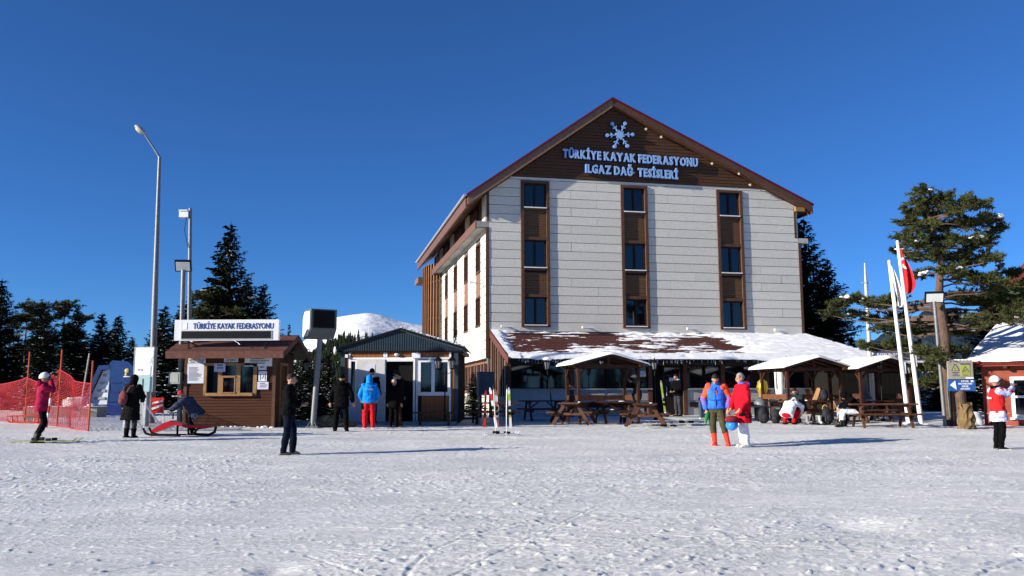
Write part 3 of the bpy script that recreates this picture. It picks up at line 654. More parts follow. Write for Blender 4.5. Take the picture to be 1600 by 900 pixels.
# notices on the booth
def sheet_(name, x0, x1, z0, z1, y, lines, mat=paper, title=None, th=.01, parent=bt, rag=.9, cols=1, left=.12):
    mb = MB(); mb.box(x0, x1, y - th, y, z0, z1); o = mb.build(name, mat, parent)
    if lines:
        mb = MB(); r = random.Random(int((x0 + z0) * 100)); h = (z1 - z0)
        for i in range(lines):
            z = z1 - h * (.2 + .7 * i / lines); a = x0 + (x1-x0) * left; b = x0 + (x1-x0) * r.uniform(.55, rag)
            mb.box(a, b, y - th - .003, y - th - .001, z - h*.16/lines - .002, z + h*.16/lines)
        mb.build('print_lines', ink, o)
    return o
bd = sheet_('price_list', -1.38, -.84, 1.42, 2.06, -.04, 12, left=.1)
hd = sheet_('price_list_heading', -1.36, -.80, 2.07, 2.30, -.045, 0, whitem)
mb = MB(); text_into(mb, 'KAYAK', -1.08, -.058, 2.21, .05, .16, .001, .02); text_into(mb, 'MEKANİK TESİSLERİ', -1.08, -.058, 2.15, .045, .5, .001, .02); text_into(mb, 'ÜCRET TARİFESİ', -1.08, -.058, 2.085, .045, .45, .001, .02); mb.build('lettering', navy, hd)
bg_ = sheet_('counter_sign', -.20, .25, 2.10, 2.34, -.045, 0, whitem)
mb = MB(); text_into(mb, 'BİLET', .025, -.058, 2.235, .075, .28, .001, .02); text_into(mb, 'GİŞESİ', .025, -.058, 2.125, .075, .36, .001, .02); mb.build('lettering', navy, bg_)
sheet_('long_notice', .47, 1.36, 1.96, 2.33, -.05, 5, whitem, left=.2)
sheet_('window_notice', -.50, -.14, 1.79, 2.06, -.08, 2, M('paper_blue', (.42, .45, .66), .8, .05), left=.25)
sheet_('small_notice', .92, 1.18, 1.84, 1.96, -.045, 1, left=.2)
p = sheet_('framed_notice', .93, 1.20, 1.48, 1.80, -.045, 0, whitem); mb = MB(); mb.box(.98, 1.0, -.06, -.056, 1.51, 1.72); mb.box(1.14, 1.16, -.06, -.056, 1.51, 1.72); mb.bar((1.04, -.058, 1.56), (1.1, -.058, 1.68), .015, .004); mb.build('print_lines', ink, p)
sheet_('small_notice', .90, 1.26, 1.22, 1.46, -.045, 3, M('paper_lilac', (.60, .58, .72), .8, .05), left=.25)
sn = MB()
for i in range(40):
    x = random.uniform(-1.5, 1.5); sn.ell((x, -.06 + random.uniform(-.05, .05), .0), (random.uniform(.04, .1), .05, random.uniform(.02, .07)), 6, 4)
tag(sn.build('snow_crumbs', snow, bt, True), kind='stuff')
# name board over the booth
nb = gthing('name_board', 'white board with blue capital letters and a black display strip above the ticket booth roof', 'sign', -9.14, 28.2); nb.location.z = .54
mb = MB(); mb.box(-1.72, 1.63, -.10, .10, 2.78, 3.45); mb.build('board', whitem, nb)
mb = MB(); mb.box(-1.48, 1.40, -.112, -.10, 2.84, 3.08); mb.build('display_strip', black, nb)
mb = MB(); frame_(mb, -1.5, 1.42, 2.82, 3.10, .02, -.118, -.10); mb.build('display_frame', grey, nb)
mb = MB(); text_into(mb, 'TÜRKİYE KAYAK FEDERASYONU', .17, -.108, 3.155, .19, 2.58, .004, .014); mb.build('lettering', M('letter_blue', (.02, .05, .22), .5, .1), nb)
mb = MB(); frame_(mb, -1.50, -1.32, 3.14, 3.36, .012, -.112, -.1); mb.box(-1.488, -1.332, -.106, -.1, 3.152, 3.348); mb.build('emblem_patch', white, nb)
mb = MB(); mb.box(-1.3, -1.26, -.02, .02, 2.42, 2.78); mb.box(1.16, 1.2, -.02, .02, 2.42, 2.78); mb.bar((-1.28, 0, 2.75), (-1.1, .6, 2.6), .03, .03); mb.build('support', black, nb)
mb = MB(); mb.tube([(.05, -.05, 2.8), (.2, -.1, 2.79), (.35, -.12, 2.70), (.42, -.15, 2.64)], .012, 5); mb.build('cable', white, nb)

# ------------------------------------------------------------------ cabin with grey blue gable
cb = gthing('hire_cabin', 'low timber panelled cabin with anthracite gable and white window and door frames', 'cabin', -4.1, 32.0); cb.location.z = .56
mb = MB(); mb.box(-2.1, 2.1, .1, 5.0, 0, 2.62); mb.build('wall_core', interior, cb)
cbk = MB(); cbk.box(-2.12, -.54, .02, .1, 0, 2.62); cbk.box(.56, .70, .02, .1, 0, 2.62); cbk.box(-.54, .56, .02, .1, 2.26, 2.62); cbk.box(.70, 2.1, .02, .1, 0, 2.62); cbk.build('front_wall', darkwood, cb)
for a, b, c, e in ((-2.02, -1.86, .1, 2.32), (-1.78, -.62, 2.38, 2.62), (-.5, .40, 2.38, 2.62), (-.60, -.52, 2.38, 2.62), (.62, 1.88, 2.38, 2.62), (.59, .68, .1, 2.30), (1.86, 2.0, .1, 2.32), (.80, 1.78, .08, .98), (-2.02, -1.86, 2.36, 2.5), (-1.84, -1.6, .1, .9)):
    mb = MB(); n = max(1, int((b-a)/.14)); 
    for k in range(n): x = a + (b-a)*k/n; mb.box(x+.004, x+(b-a)/n-.004, -.012, .02, c, e)
    mb.build('timber_panel', cwood, cb)
mb = MB()
for x in (-1.86, -.60, -.52, .60, 1.80): mb.box(x, x+.07, -.03, .02, 2.36 if -.7 < x < -.5 else .05, 2.62)
mb.box(-1.8, .6, -.03, .02, 2.30, 2.37); mb.box(.68, 1.8, -.03, .02, 2.30, 2.37); mb.build('white_batten', white, cb)
for x in (-2.14, 1.98): mb = MB(); mb.box(x, x+.15, -.05, .02, 0, 2.66); mb.build('corner_column', anthra, cb)
mb = MB(); frame_(mb, .68, 1.84, 1.02, 2.28, .09, -.05, .02); mb.box(1.16, 1.28, -.06, .02, 1.11, 2.19); mb.box(.62, 1.88, -.09, -.0, .98, 1.03); f = mb.build('window_frame', white, cb)
for a, b in ((.77, 1.16), (1.28, 1.75)): mb = MB(); mb.box(a, b, -.012, .0, 1.11, 2.19); mb.build('pane', glass, f)
mb = MB(); frame_(mb, -1.82, -1.56, .05, 2.28, .05, -.04, .02); f = mb.build('sidelight_frame', white, cb)
mb = MB(); mb.box(-1.77, -1.61, -.012, .01, .95, 2.23); mb.build('pane', glass, f); mb = MB(); mb.box(-1.77, -1.61, -.02, .01, .1, .93); mb.build('lower_panel', whitem, f)
doorw = M('door_white', (.60, .60, .58), .5, .08)
mb = MB(); mb.box(-1.56, -.53, -.10, -.05, .06, 2.30); d = mb.build('door', doorw, cb)
mb = MB(); mb.box(-1.52, -1.49, -.13, -.10, 1.05, 1.3); mb.tube([(-1.5, -.14, 1.15), (-1.4, -.15, 1.15)], .012, 5); mb.build('handle', grey, d)
mb = MB(); mb.box(-1.2, -.88, -.11, -.101, 1.62, 2.1); mb.build('door_notice', paper, d)
mb = MB(); mb.box(-.56, -.50, -.07, .02, .05, 2.30); mb.box(.50, .57, -.07, .02, .05, 2.30); mb.box(-.50, .50, -.07, .02, 2.22, 2.30); mb.build('door_frame', white, cb)
mb = MB(); mb.box(.45, .76, -.16, .0, 2.34, 2.52); mb.build('wall_box', white, cb)
mb = MB(); mb.ell((-.1, -.08, 2.46), (.10, .06, .06)); mb.build('entrance_light', lampglass, cb, True)
mb = MB(); mb.box(-1.98, -1.88, -.1, .0, 2.36, 2.48); mb.build('junction_box', white, cb)
gp = [(-2.26, 2.58), (2.28, 2.58), (2.28, 2.70), (.02, 3.36), (-2.26, 2.70)]
mb = MB(); mb.prism(gp, -.06, 5.1); mb.build('gable_body', anthra, cb)
mb = MB(); x = -2.1
while x < 2.1: h = 3.30 - abs(x + .04) * .30; mb.box(x, x + .045, -.085, -.06, 2.60, h); x += .085
tag(mb.build('corrugated_sheet', anthra, cb), kind='stuff')
mb = MB(); mb.bar((-2.34, -.11, 2.70), (.02, -.11, 3.40), .07, .11, (0, 1, 0)); mb.bar((2.36, -.11, 2.70), (.02, -.11, 3.40), .07, .11, (0, 1, 0)); mb.box(-2.3, 2.32, -.10, -.05, 2.55, 2.61); mb.build('verge_trim', black, cb)
mb = MB(); r = random.Random(4)
for i in range(70):
    t = (i + r.random()) / 70; mb.ell((.05 + 2.32*t, -.2 + r.uniform(-.02, .05), 3.46 - .70*t), (.06, .08, r.uniform(.02, .035)), 6, 4)
mb.add([(.02, -.2, 3.45), (2.38, -.2, 2.75), (2.38, 5.1, 2.75), (.02, 5.1, 3.45)], [(0,1,2,3)]); mb.add([(-.1, .2, 3.42), (-2.3, .2, 2.77), (-2.3, 5.1, 2.77), (-.1, 5.1, 3.42)], [(3,2,1,0)])
mb.ell((-2.34, -.12, 2.62), (.06, .1, .16), 6, 5)
mb.build('roof_snow', snow, cb, True)
mb = MB(); mb.box(-2.1, 2.1, -.9, .02, -.06, .06); mb.build('door_step', concrete, cb)

# ------------------------------------------------------------------ display on a pole
sp = gthing('display_pole', 'boxy grey and white display screen on a galvanised pole between the booth and the cabin', 'display screen', -6.53, 28.96)
gz = sp.location.z
mb = MB(); mb.tube([(0, 0, 0), (.17, 0, 3.5 - gz)], [.10, .085], 14); mb.build('pole', galv, sp, True)
mb = MB(); mb.box(-.2, .2, -.2, .2, .0, .04)
for k in range(4): mb.bar((.22*cos(k*pi/2+.78), .22*sin(k*pi/2+.78), .03), (.03*cos(k*pi/2+.78), .03*sin(k*pi/2+.78), .28), .02, .02)
mb.build('base_plate', galv, sp)
R_ = Matrix.Translation((.15, 0, 3.42 - gz)) @ Matrix.Rotation(radians(32), 4, 'Z')
prof = [(-.40, .30), (-.14, .0), (.40, .0), (.40, .68), (.20, .95), (-.40, .95)]
scm = M('screen_case', (.10, .11, .115), .45, .1)
mb = MB(); mb.prism(prof, -.44, .44, 'yz'); mb.xf(R_); mb.build('case', scm, sp)
mb = MB(); mb.prism([(-.34, .31), (-.11, .06), (.32, .06), (.32, .66), (.165, .88), (-.34, .88)], -.47, -.44, 'yz'); mb.xf(R_); mb.build('side_panel', M('case_white', (.62, .64, .58), .5, .05), sp)
mb = MB(); mb.box(-.36, .36, -.42, -.40, .33, .90); mb.xf(R_); mb.build('screen', M('screen_dark', (.008, .007, .006), .6, .4, 3, 0, spec=.1), sp)
mb = MB(); mb.prism([(-.42, .24), (-.42, .20), (.42, .96), (.42, 1.0)][:0] or [(-.44, .96), (.44, .96), (.44, .99), (-.44, .99)], -.46, .42, 'yz'); 

# ------------------------------------------------------------------ poles on the left
lp = gthing('street_lamp', 'tall galvanised street lamp with a long bent arm, behind the ticket booth', 'street lamp', -12.25, 30.0); g = lp.location.z
mb = MB(); mb.tube([(0, 0, 0), (-.06, 0, 4), (-.13, 0, 9.92 - g)], [.12, .10, .055], 12); mb.build('pole', galv, lp, True)
mb = MB(); mb.tube([(-.13, 0, 9.88 - g), (-.25, 0, 10.08 - g), (-.66, -.1, 10.72 - g)], [.04, .035, .03], 8); mb.build('arm', galv, lp, True)
mb = MB(); mb.ell((-.80, -.12, 10.87 - g), (.26, .15, .09), 12, 8, Matrix.Rotation(radians(38), 3, 'Y')); mb.build('lamp_head', grey, lp, True)
mb = MB(); mb.ell((-.83, -.13, 10.82 - g), (.18, .11, .07), 12, 8, Matrix.Rotation(radians(38), 3, 'Y')); mb.build('lamp_glass', M('lamp_amber', (.5, .42, .22), .3, .1), lp, True)
def floodlight(x, y, ztop, lab, r0, yaw, tilt=.7, wd=.52, g=None, dx=0):
    t = gthing('floodlight_pole', lab, 'floodlight', x, y); g = t.location.z
    mb = MB(); mb.tube([(0, 0, 0), (dx, 0, ztop - g)], [r0, r0*.85], 12); mb.build('pole', galv, t, True)
    R = Matrix.Translation((dx, -.02, ztop - g + .14)) @ Matrix.Rotation(yaw, 4, 'Z') @ Matrix.Rotation(-tilt, 4, 'X')
    mb = MB(); mb.box(-wd/2, wd/2, -.06, .06, -.19, .19); mb.xf(R); mb.build('housing', black, t)
    mb = MB(); mb.box(-wd/2+.04, wd/2-.04, -.075, -.06, -.15, .15); mb.xf(R); mb.build('lens', lampglass, t)
    mb = MB(); mb.bar((dx - .1, 0, ztop - g), (dx + .1, 0, ztop - g), .03, .03); mb.bar((dx, 0, ztop - g - .02), (dx, 0, ztop - g + .1), .05, .05); mb.build('bracket', galv, t); return t
floodlight(-10.80, 28.7, 5.70, 'square floodlight on a steel pole beside the left end of the ticket booth', .085, .15, -.5, .52, dx=-.08)
cp = gthing('camera_pole', 'slim steel pole with a small white camera on top behind the ticket booth', 'camera pole', -11.72, 32.0); g = cp.location.z
mb = MB(); mb.tube([(0, 0, 0), (-.25, 0, 8.5 - g)], [.09, .06], 10); mb.build('pole', galv, cp, True)
mb = MB(); mb.box(-.62, -.28, -.12, .1, 8.15 - g, 8.38 - g); mb.box(-.62, -.3, -.16, .0, 8.38 - g, 8.42 - g); mb.build('camera', whitem, cp)
mb = MB(); mb.tube([(-.34, -.05, 8.2 - g), (-.42, -.05, 7.7 - g), (-.25, -.08, 7.0 - g)], .012, 5); mb.build('cable', black, cp)
mbx = gthing('meter_box', 'grey electrical box fixed between two poles at the left of the booth', 'electrical box', -10.9, 28.45)
mb = MB(); mb.box(-.18, .18, -.09, .09, 1.35, 1.72); mb.build('box', M('box_beige', (.36, .37, .33), .5, .08), mbx)
mb = MB(); mb.box(-.13, .13, -.10, -.09, 1.4, 1.67); mb.build('door', M('box_door', (.40, .41, .37), .5, .08), mbx)
pp = gthing('steel_post', 'white metal post at the left corner of the ticket booth', 'post', -10.62, 29.0)
mb = MB(); mb.box(-.05, .05, -.05, .05, 0, 3.1); mb.build('shaft', whitem, pp); mb = MB(); mb.box(-.18, .18, -.15, .15, 0, .3); mb.build('footing', whitem, pp)

# ------------------------------------------------------------------ banner totem
bn = gthing('banner_totem', 'upright pale green advertising lightbox with a rounded white logo box', 'banner', -11.83, 28.3, -.15); g = bn.location.z
bmt = M('banner_print', (.70, .78, .76), .35, .05, 1.2, 0); 
mb = MB(); mb.box(-.33, .33, -.08, .08, 1.1, 2.50); mb.build('panel', bmt, bn)
mb = MB(); mb.box(-.325, .325, -.086, -.08, 1.1, 1.62); mb.build('lower_print', M('banner_teal', (.30, .46, .47), .35, .15, 2, 0), bn)
mb = MB()
for t in range(2): mb.prism([(-.1 + .25*t, 1.7), (.3, 2.2 + .2*t), (.325, 2.1 + .2*t), (.0 + .25*t, 1.64)], -.088, -.0805)
mb.build('print_wave', M('banner_green', (.62, .74, .72), .35, .1), bn)
mb = MB(); rrp = []
for cx_, cz_, a0 in ((.2, 1.88, 0), (-.2, 1.88, 1), (-.2, 1.66, 2), (.2, 1.66, 3)):
    for k in range(5): t = a0*pi/2 + k*pi/8; rrp.append((cx_ + .05*cos(t), cz_ + .05*sin(t)))
mb.prism(rrp, -.098, -.086); lb_ = mb.build('logo_box', white, bn)
mb = MB(); text_into(mb, 'SPOR', -.1, -.102, 1.74, .085, .2, .002, .01); mb.box(.04, .17, -.103, -.098, 1.68, 1.69); mb.build('lettering', grey, lb_)
mb = MB(); mb.box(-.01, .01, -.1, -.08, .95, 1.5); mb.build('cable', black, bn)
mb = MB(); frame_(mb, -.345, .345, 1.08, 2.52, .02, -.09, .09); mb.build('frame', grey, bn)
mb = MB(); mb.box(-.16, .16, -.1, .1, 0, 1.08); mb.build('pedestal', grey, bn)

# ------------------------------------------------------------------ net fence
nf = gthing('safety_net_fence', 'sagging red safety net fence on orange poles at the left edge', 'fence', -14, 27); g0 = nf.location.z
pls = [(-20.5, 33.5, 2.2, 1.6), (-16.1, 29.2, 2.35, 1.5), (-14.0, 27.2, 2.35, 1.75), (-11.95, 24.95, 2.0, 1.35)]
mbn = MB()
for i, (x, y, h, top) in enumerate(pls):
    gz_ = G(x, y) - g0; mb = MB(); mb.tube([(x+14, y-27, gz_ - .1), (x+14 + .03, y-27, gz_ + h)], [.028, .024], 7); mb.build('pole', polered, nf, True)
for i in range(3):
    (xa, ya, _, ta), (xb, yb, _, tb) = pls[i], pls[i+1]; ga, gb_ = G(xa, ya) - g0, G(xb, yb) - g0; L_ = math.hypot(xb-xa, yb-ya); n = int(L_/.07)
    rj = random.Random(i)
    def P(u, v):
        sag = .28 * sin(pi*u) * v if i != 2 else .10*sin(pi*u)*v
        top = ta + (tb - ta)*u - sag; off = .10*sin(pi*u)*sin(7*u) + .05*sin(9*v + 5*u)*v*(1-v)*4
        return (xa + (xb-xa)*u + 14 + off*.5, ya + (yb-ya)*u - 27 + off, ga + (gb_-ga)*u + .03 + (top-.03)*v)
    rows_ = 32
    for r_ in range(rows_ + 1):
        v = r_ / rows_; th = .02 if r_ in (0, rows_) else .0095
        for k in range(0, 16): mbn.bar(P(k/16, v), P((k+1)/16, v), th, th)
    for k in range(0, n + 1, 2):
        u = k / n
        for q in range(4): mbn.bar(P(u, q/4), P(min(1, u + .01), (q+1)/4), .0065, .0065)
    for k in range(0, 2*rows_, 2):                             # diagonal cords
        u0 = (k - rows_) / rows_ 
        for q in range(6):
            ua, ub = u0 + q/6*.9, u0 + (q+1)/6*.9
            if ua >= 0 and ub <= 1: mbn.bar(P(ua, q/6), P(ub, (q+1)/6), .0065, .0065)
tag(mbn.build('net', netred, nf), kind='stuff')
bp = gthing('marker_pole', 'thin bare pole leaning slightly behind the red net', 'pole', -15.2, 31.0); mb = MB(); mb.tube([(0, 0, 0), (.25, 0, 2.35)], [.03, .025], 7); mb.build('shaft', M('pole_grey', (.4, .38, .34), .6, .2), bp, True)
op = gthing('marker_pole', 'short red and white striped pole behind the red net', 'pole', -13.9, 26.4)
for k in range(5): mb = MB(); mb.tube([(.02*k, 0, .22*k), (.02*(k+1), 0, .22*(k+1))], .035, 8); mb.build('stripe', polered if k % 2 == 0 else white, op, True)
wl = gthing('low_trough', 'long low grey trough capped with snow behind the net', 'trough', -16.3, 33.5, .05)
mb = MB(); mb.box(-2.0, .7, -.4, .5, -.1, .42); mb.build('wall', concrete, wl)
mb = MB()
for i in range(18): mb.ell((-1.9 + i*.15, random.uniform(-.2, .2), .415), (.2, .42, random.uniform(.015, .03)), 8, 5)
mb.ell((-.3, -.2, .48), (.2, .16, .08)); mb.ell((.4, -.2, .47), (.16, .16, .06)); mb.build('snow_cap', snow, wl, True)
# plastic sled behind the net
def sledge(lab, x, y, rot, col, s=1):
    t = gthing('plastic_sled', lab, 'sled', x, y, rot, scale=s); mb = MB()
    for sx in (-1, 1): mb.tube([(-.45, sx*.16, .12), (-.35, sx*.16, .04), (.35, sx*.16, .03), (.5, sx*.16, .10), (.55, sx*.16, .22)], .022, 6)
    mb.build('runner', col, t, True); mb = MB()
    for k in range(6): mb.box(-.42 + k*.15, -.32 + k*.15, -.18, .18, .2, .23)
    for sx in (-1, 1): mb.tube([(-.45, sx*.16, .21), (.55, sx*.16, .22)], .02, 6)
    mb.build('seat', col, t); mb = MB()
    for k in (-.3, .3):
        for sx in (-1, 1): mb.tube([(k, sx*.16, .04), (k, sx*.14, .21)], .018, 6)
    mb.build('strut', col, t, True); return t
sledge('orange red plastic sled on the snow behind the net', -15.9, 28.9, .1, M('sled_orange', (.6, .09, .04), .4, .15), 1.15)

# ------------------------------------------------------------------ blue play slide
ps = gthing('play_slide', 'blue plastic play slide tower with pale ladder side, left of the banner', 'play slide', -15.9, 35.6, scale=.84); 
bl1 = M('slide_blue', (.014, .05, .17), .4, .2, 3); bl2 = M('slide_dark_blue', (.015, .03, .16), .4, .2)
mb = MB(); mb.prism([(-.35, .0), (.95, .0), (1.0, 1.7), (.85, 2.35), (.6, 2.55), (-.1, 2.6), (-.25, 2.45), (-.1, 1.2)], -.6, .7); mb.build('tower_panel', bl1, ps)
mb = MB(); mb.box(-.2, .9, -.62, -.6, .62, .68); mb.box(-.15, .3, -.62, -.6, 1.05, 1.1); mb.box(-.05, .35, -.62, -.6, 1.5, 1.56); mb.build('panel_grooves', bl2, ps)
mb = MB(); mb.prism([(-1.5, .5), (-1.35, .5), (-.65, 2.15), (-.2, 2.2), (-.2, 2.38), (-.75, 2.36)], -.6, -.45); mb.prism([(-1.5, .5), (-1.35, .5), (-.65, 2.15), (-.2, 2.2), (-.2, 2.38), (-.75, 2.36)], .4, .55); mb.build('side_rail', bl1, ps)
mb = MB(); mb.prism([(-1.3, .5), (-.35, .5), (-.28, 2.2), (-.62, 2.1)], -.40, .38); mb.build('slide_back', whitem, ps)
for k in range(4): mb = MB(); mb.box(-.95+.12*k, -.45, -.44, -.40, .75 + .36*k, .87 + .36*k); mb.build('ladder_step', grey, ps)
mb = MB(); mb.prism([(-1.7, .0), (1.0, .0), (1.0, .3), (-.3, .52), (-1.5, .5)], -.75, .8); mb.build('base', bl2, ps)
mb = MB(); mb.ell((.62, -.61, 2.1), (.12, .03, .12), 10, 6); mb.ell((.58, -.61, 1.92), (.07, .03, .08), 10, 6); mb.build('yellow_print', M('print_yellow', (.5, .42, .14), .5, .2), ps, True)
mb = MB(); mb.ell((.62, -.61, 1.82), (.18, .02, .03), 10, 6); mb.build('white_print', whitem, ps, True)
gb = gthing('storage_tub', 'round grey tub beside the blue play slide', 'tub', -17.75, 36.4); mb = MB(); mb.lathe([(.62, 0), (.75, .5), (.7, .62), (.5, .7)], n=18); mb.build('body', grey, gb, True); mb = MB(); mb.ell((0, 0, .68), (.6, .6, .05)); mb.build('snow_cap', snow, gb, True)
# barrier stand and snow racer
br = gthing('barrier_stand', 'pair of white A shaped barrier frames with a red and white board beside the banner', 'barrier', -10.9, 26.0); 
for s_, x in ((0, -.42), (1, .16)):
    mb = MB(); mb.bar((x, -.2, 0), (x, -.15, 1.02), .05, .05); mb.bar((x, -.15, .75), (x+.42, .1, .06), .045, .045); mb.bar((x+.42, .2, 0), (x+.40, .1, .85), .045, .045); mb.build('frame', white, br)
mb = MB(); mb.box(.25, .62, .02, .05, .5, .95); b_ = mb.build('board', redp, br); mb = MB(); mb.bar((.28, .01, .62), (.6, .01, .74), .01, .06); mb.bar((.28, .01, .78), (.6, .01, .86), .01, .05); mb.build('stripe', white, b_)
sr = gthing('snow_racer', 'red snow racer sled on black skis beside the bending child', 'sled', -9.15, 24.1); 
mb = MB()
prof = [(-.55, .10), (-.25, .20), (-.05, .30), (.15, .28), (.30, .22), (.85, .21), (1.05, .24), (1.0, .28), (.8, .29), (.35, .29), (.12, .36), (-.1, .42), (-.3, .35), (-.62, .16)]
mb.prism(prof, -.16, .16); mb.build('hull', M('racer_red', (.42, .012, .02), .35, .15), sr)
mb = MB()
for y in (-.2, .2): mb.tube([(-.82, y, .22), (-.74, y, .08), (-.55, y, .025), (.2, y, .02)], [.03, .035, .035, .03], 6, 1, 1)
mb.tube([(.45, 0, .05), (.9, 0, .03), (1.05, 0, .1), (1.08, 0, .24)], .04, 6); mb.tube([(.95, 0, .25), (.6, 0, .2), (.5, 0, .1)], .035, 6); mb.build('ski', black, sr, True)
mb = MB(); mb.tube([(-.1, -.25, .62), (-.1, .25, .62)], .02, 6); mb.tube([(-.1, 0, .45), (-.1, 0, .62)], .02, 6); mb.build('steering_bar', black, sr, True)
mb = MB(); mb.tube([(.0, .1, .03), (.0, .1, .3)], .03, 6); mb.tube([(.3, .1, .03), (.3, .1, .3)], .03, 6); mb.build('strut', black, sr, True)
# tarpaulin heap, small block
tp = gthing('tarpaulin_heap', 'crumpled khaki tarpaulin heap at the foot of the display pole', 'tarpaulin', -6.0, 29.6)
mb = MB(); r = random.Random(5)
for k in range(12): mb.ell((r.uniform(-.35, .45), r.uniform(-.2, .2), r.uniform(.05, .22)), (r.uniform(.15, .35), .2, r.uniform(.08, .17)), 9, 6, Matrix.Rotation(r.uniform(-.6, .6), 3, 'Y'))
mb.build('cloth', tarp, tp, True)
ck = gthing('kerb_block', 'low concrete kerb behind the man in black', 'kerb', -7.3, 30.2); mb = MB(); mb.box(-.6, .9, -.1, .15, 0, .16); mb.build('block', concrete, ck)
# ------------------------------------------------------------------ lanterns
def lantern_head(mb_f, mb_g, x, y, z, s=1):
    mb_f.lathe([(.03*s, 0), (.07*s, .02*s), (.075*s, .035*s)], (x, y, z), 6)
    for k in range(6):
        a = k*pi/3; mb_f.bar((x + .065*s*cos(a), y + .065*s*sin(a), z+.03*s), (x + .1*s*cos(a), y + .1*s*sin(a), z+.25*s), .012*s, .012*s)
    mb_f.lathe([(.13*s, 0), (.11*s, .03*s), (.04*s, .10*s), (.015*s, .12*s), (.02*s, .15*s), (.0, .17*s)], (x, y, z+.25*s), 6)
    mb_g.lathe([(.055*s, .035*s), (.09*s, .25*s)], (x, y, z), 6)
def lantern(lab, x, y, h, heads, lean=0, snowy=False, s=1):
    t = gthing('lantern_post', lab, 'lantern', x, y)
    mb = MB(); mb.lathe([(.09, 0), (.09, .06), (.05, .12), (.04, .5), (.028, .55)], n=8); mb.tube([(0, 0, .5), (lean, 0, h)], [.026, .022], 8); mb.build('post', black, t, True)
    f, g_ = MB(), MB()
    if heads == 1: lantern_head(f, g_, lean, 0, h, s)
    else:
        for q in (-1, 1):
            f.tube([(lean, 0, h - .1), (lean + q*.12, 0, h - .16), (lean + q*.24, 0, h - .08), (lean + q*.25, 0, h + .0)], .014, 6); lantern_head(f, g_, lean + q*.25, 0, h, s)
        f.tube([(lean, 0, h - .1), (lean, 0, h + .12)], [.02, .006], 6)
    t2 = f.build('lantern_frame', black, t)
    for q in ((0,) if heads == 1 else (-1, 1)): g1 = MB(); g1.lathe([(.055*s, .035*s), (.09*s, .25*s)], (lean + q*.25, 0, h), 6); g1.build('lantern_glass', lantglass, t2)
    if snowy: mb = MB(); mb.ell((lean, 0, h + .34*s), (.14*s, .14*s, .06*s), 8, 5); mb.build('snow_cap', snow, t, True)
    return t
lantern('twin headed black lantern post beside the white framed cabin window', -2.42, 31.6, 1.98, 2, s=1.25)
lantern('twin headed black lantern post in front of the snowy fir by the cabin', -7.0, 30.9, 1.85, 2, s=1.15)
lantern('leaning black lantern post in front of the left restaurant windows', 1.5, 33.2, 1.95, 1, -.18, True, 1.25)
lantern('single black lantern post beside the restaurant door', 5.6, 34.6, 1.95, 1, 0, False, 1.2)
lantern('single black lantern post behind the middle snowy shelter', 11.0, 35.2, 1.95, 1, 0, False, 1.3)
lantern('black lantern with a snow cap under the right shelter', 13.9, 33.2, 1.75, 1, 0, True, 1.4)
lantern('tall black lantern post with broad snowy top between the flagpoles and the floodlight', 14.9, 32.4, 1.75, 2, 0, True, 1.0)
wlp = thing('wall_lantern', 'small black lantern hung at the left corner of the restaurant front', 'lantern', (.55, 37.35, 2.05)); f, g_ = MB(), MB(); lantern_head(f, g_, 0, 0, 0, 1.3); f.bar((0, 0, .42), (0, .2, .5), .02, .02); q = f.build('lantern_frame', black, wlp); g_.build('lantern_glass', lantglass, q)

# ------------------------------------------------------------------ picnic tables
plankm = {}
def picnic(lab, x, y, rot, L=1.8, group='brown wooden picnic tables in front of the restaurant', snowy=0, H=.75):
    t = gthing('picnic_table', lab, 'picnic table', x, y, rot, group)
    key = round(L, 2)
    if key not in plankm: m = MB(); m.box(-L/2, L/2, -.07, .07, -.028, .028); plankm[key] = m.mesh('plank', twood)
    for k in range(5): inst(plankm[key], 'plank', t, (0, -.31 + .155*k, H))
    for s_ in (-1, 1):
        for k in (0, 1): inst(plankm[key], 'plank', t, (0, s_*(.60 + .155*k), .43))
    for s_ in (-1, 1):
        X = s_*(L/2 - .3)
        for q in (-1, 1): mb = MB(); mb.bar((X, q*.66, 0), (X, q*.22, H - .02), .12, .06, (1, 0, 0)); mb.build('leg', twood, t)
        mb = MB(); mb.bar((X + .05, -.78, .37), (X + .05, .78, .37), .09, .045, (1, 0, 0)); mb.build('crossbeam', twood, t)
        mb = MB(); mb.bar((X + .05, -.36, H - .06), (X + .05, .36, H - .06), .08, .045, (1, 0, 0)); mb.build('crossbeam', twood, t)
        mb = MB(); mb.bar((X, 0, .40), (X - s_*.42, 0, H - .04), .07, .045); mb.build('brace', twood, t)
    if snowy:
        mb = MB(); r = random.Random(int(x*10))
        for k in range(snowy): mb.ell((r.uniform(-L/2, L/2)*.9, r.choice([-.68, .68, r.uniform(-.3, .3)]), 0), (r.uniform(.05, .2), r.uniform(.04, .08), .03), 7, 4)
        for i in range(len(mb.v)): v = mb.v[i]; mb.v[i] = (v[0], v[1], v[2] + (.46 if abs(v[1]) > .5 else H + .03))
        mb.build('snow_patch', snow, t, True)
    return t
picnic('picnic table left of the front two, its top seen nearly end on, under the lantern', 2.25, 32.0, radians(72), 1.75, snowy=3)
picnic('picnic table in front of the left snowy shelter, nearest the restaurant door', 4.55, 30.2, radians(78), 1.5, snowy=4)
picnic('long picnic table seen side on beneath the flagpoles', 12.15, 29.1, radians(-6), 2.1, snowy=2)
picnic('dark picnic table behind the upright skis left of the restaurant', -.75, 32.6, radians(8), 1.9)
picnic('dark picnic table under the left snowy shelter', 3.75, 32.9, radians(12), 1.6, snowy=2)
picnic('picnic table under the middle snowy shelter behind the crouching pair', 10.9, 32.9, radians(12), 1.8, snowy=3)
picnic('picnic table under the right snowy shelter', 13.3, 33.0, radians(12), 1.6, snowy=2)
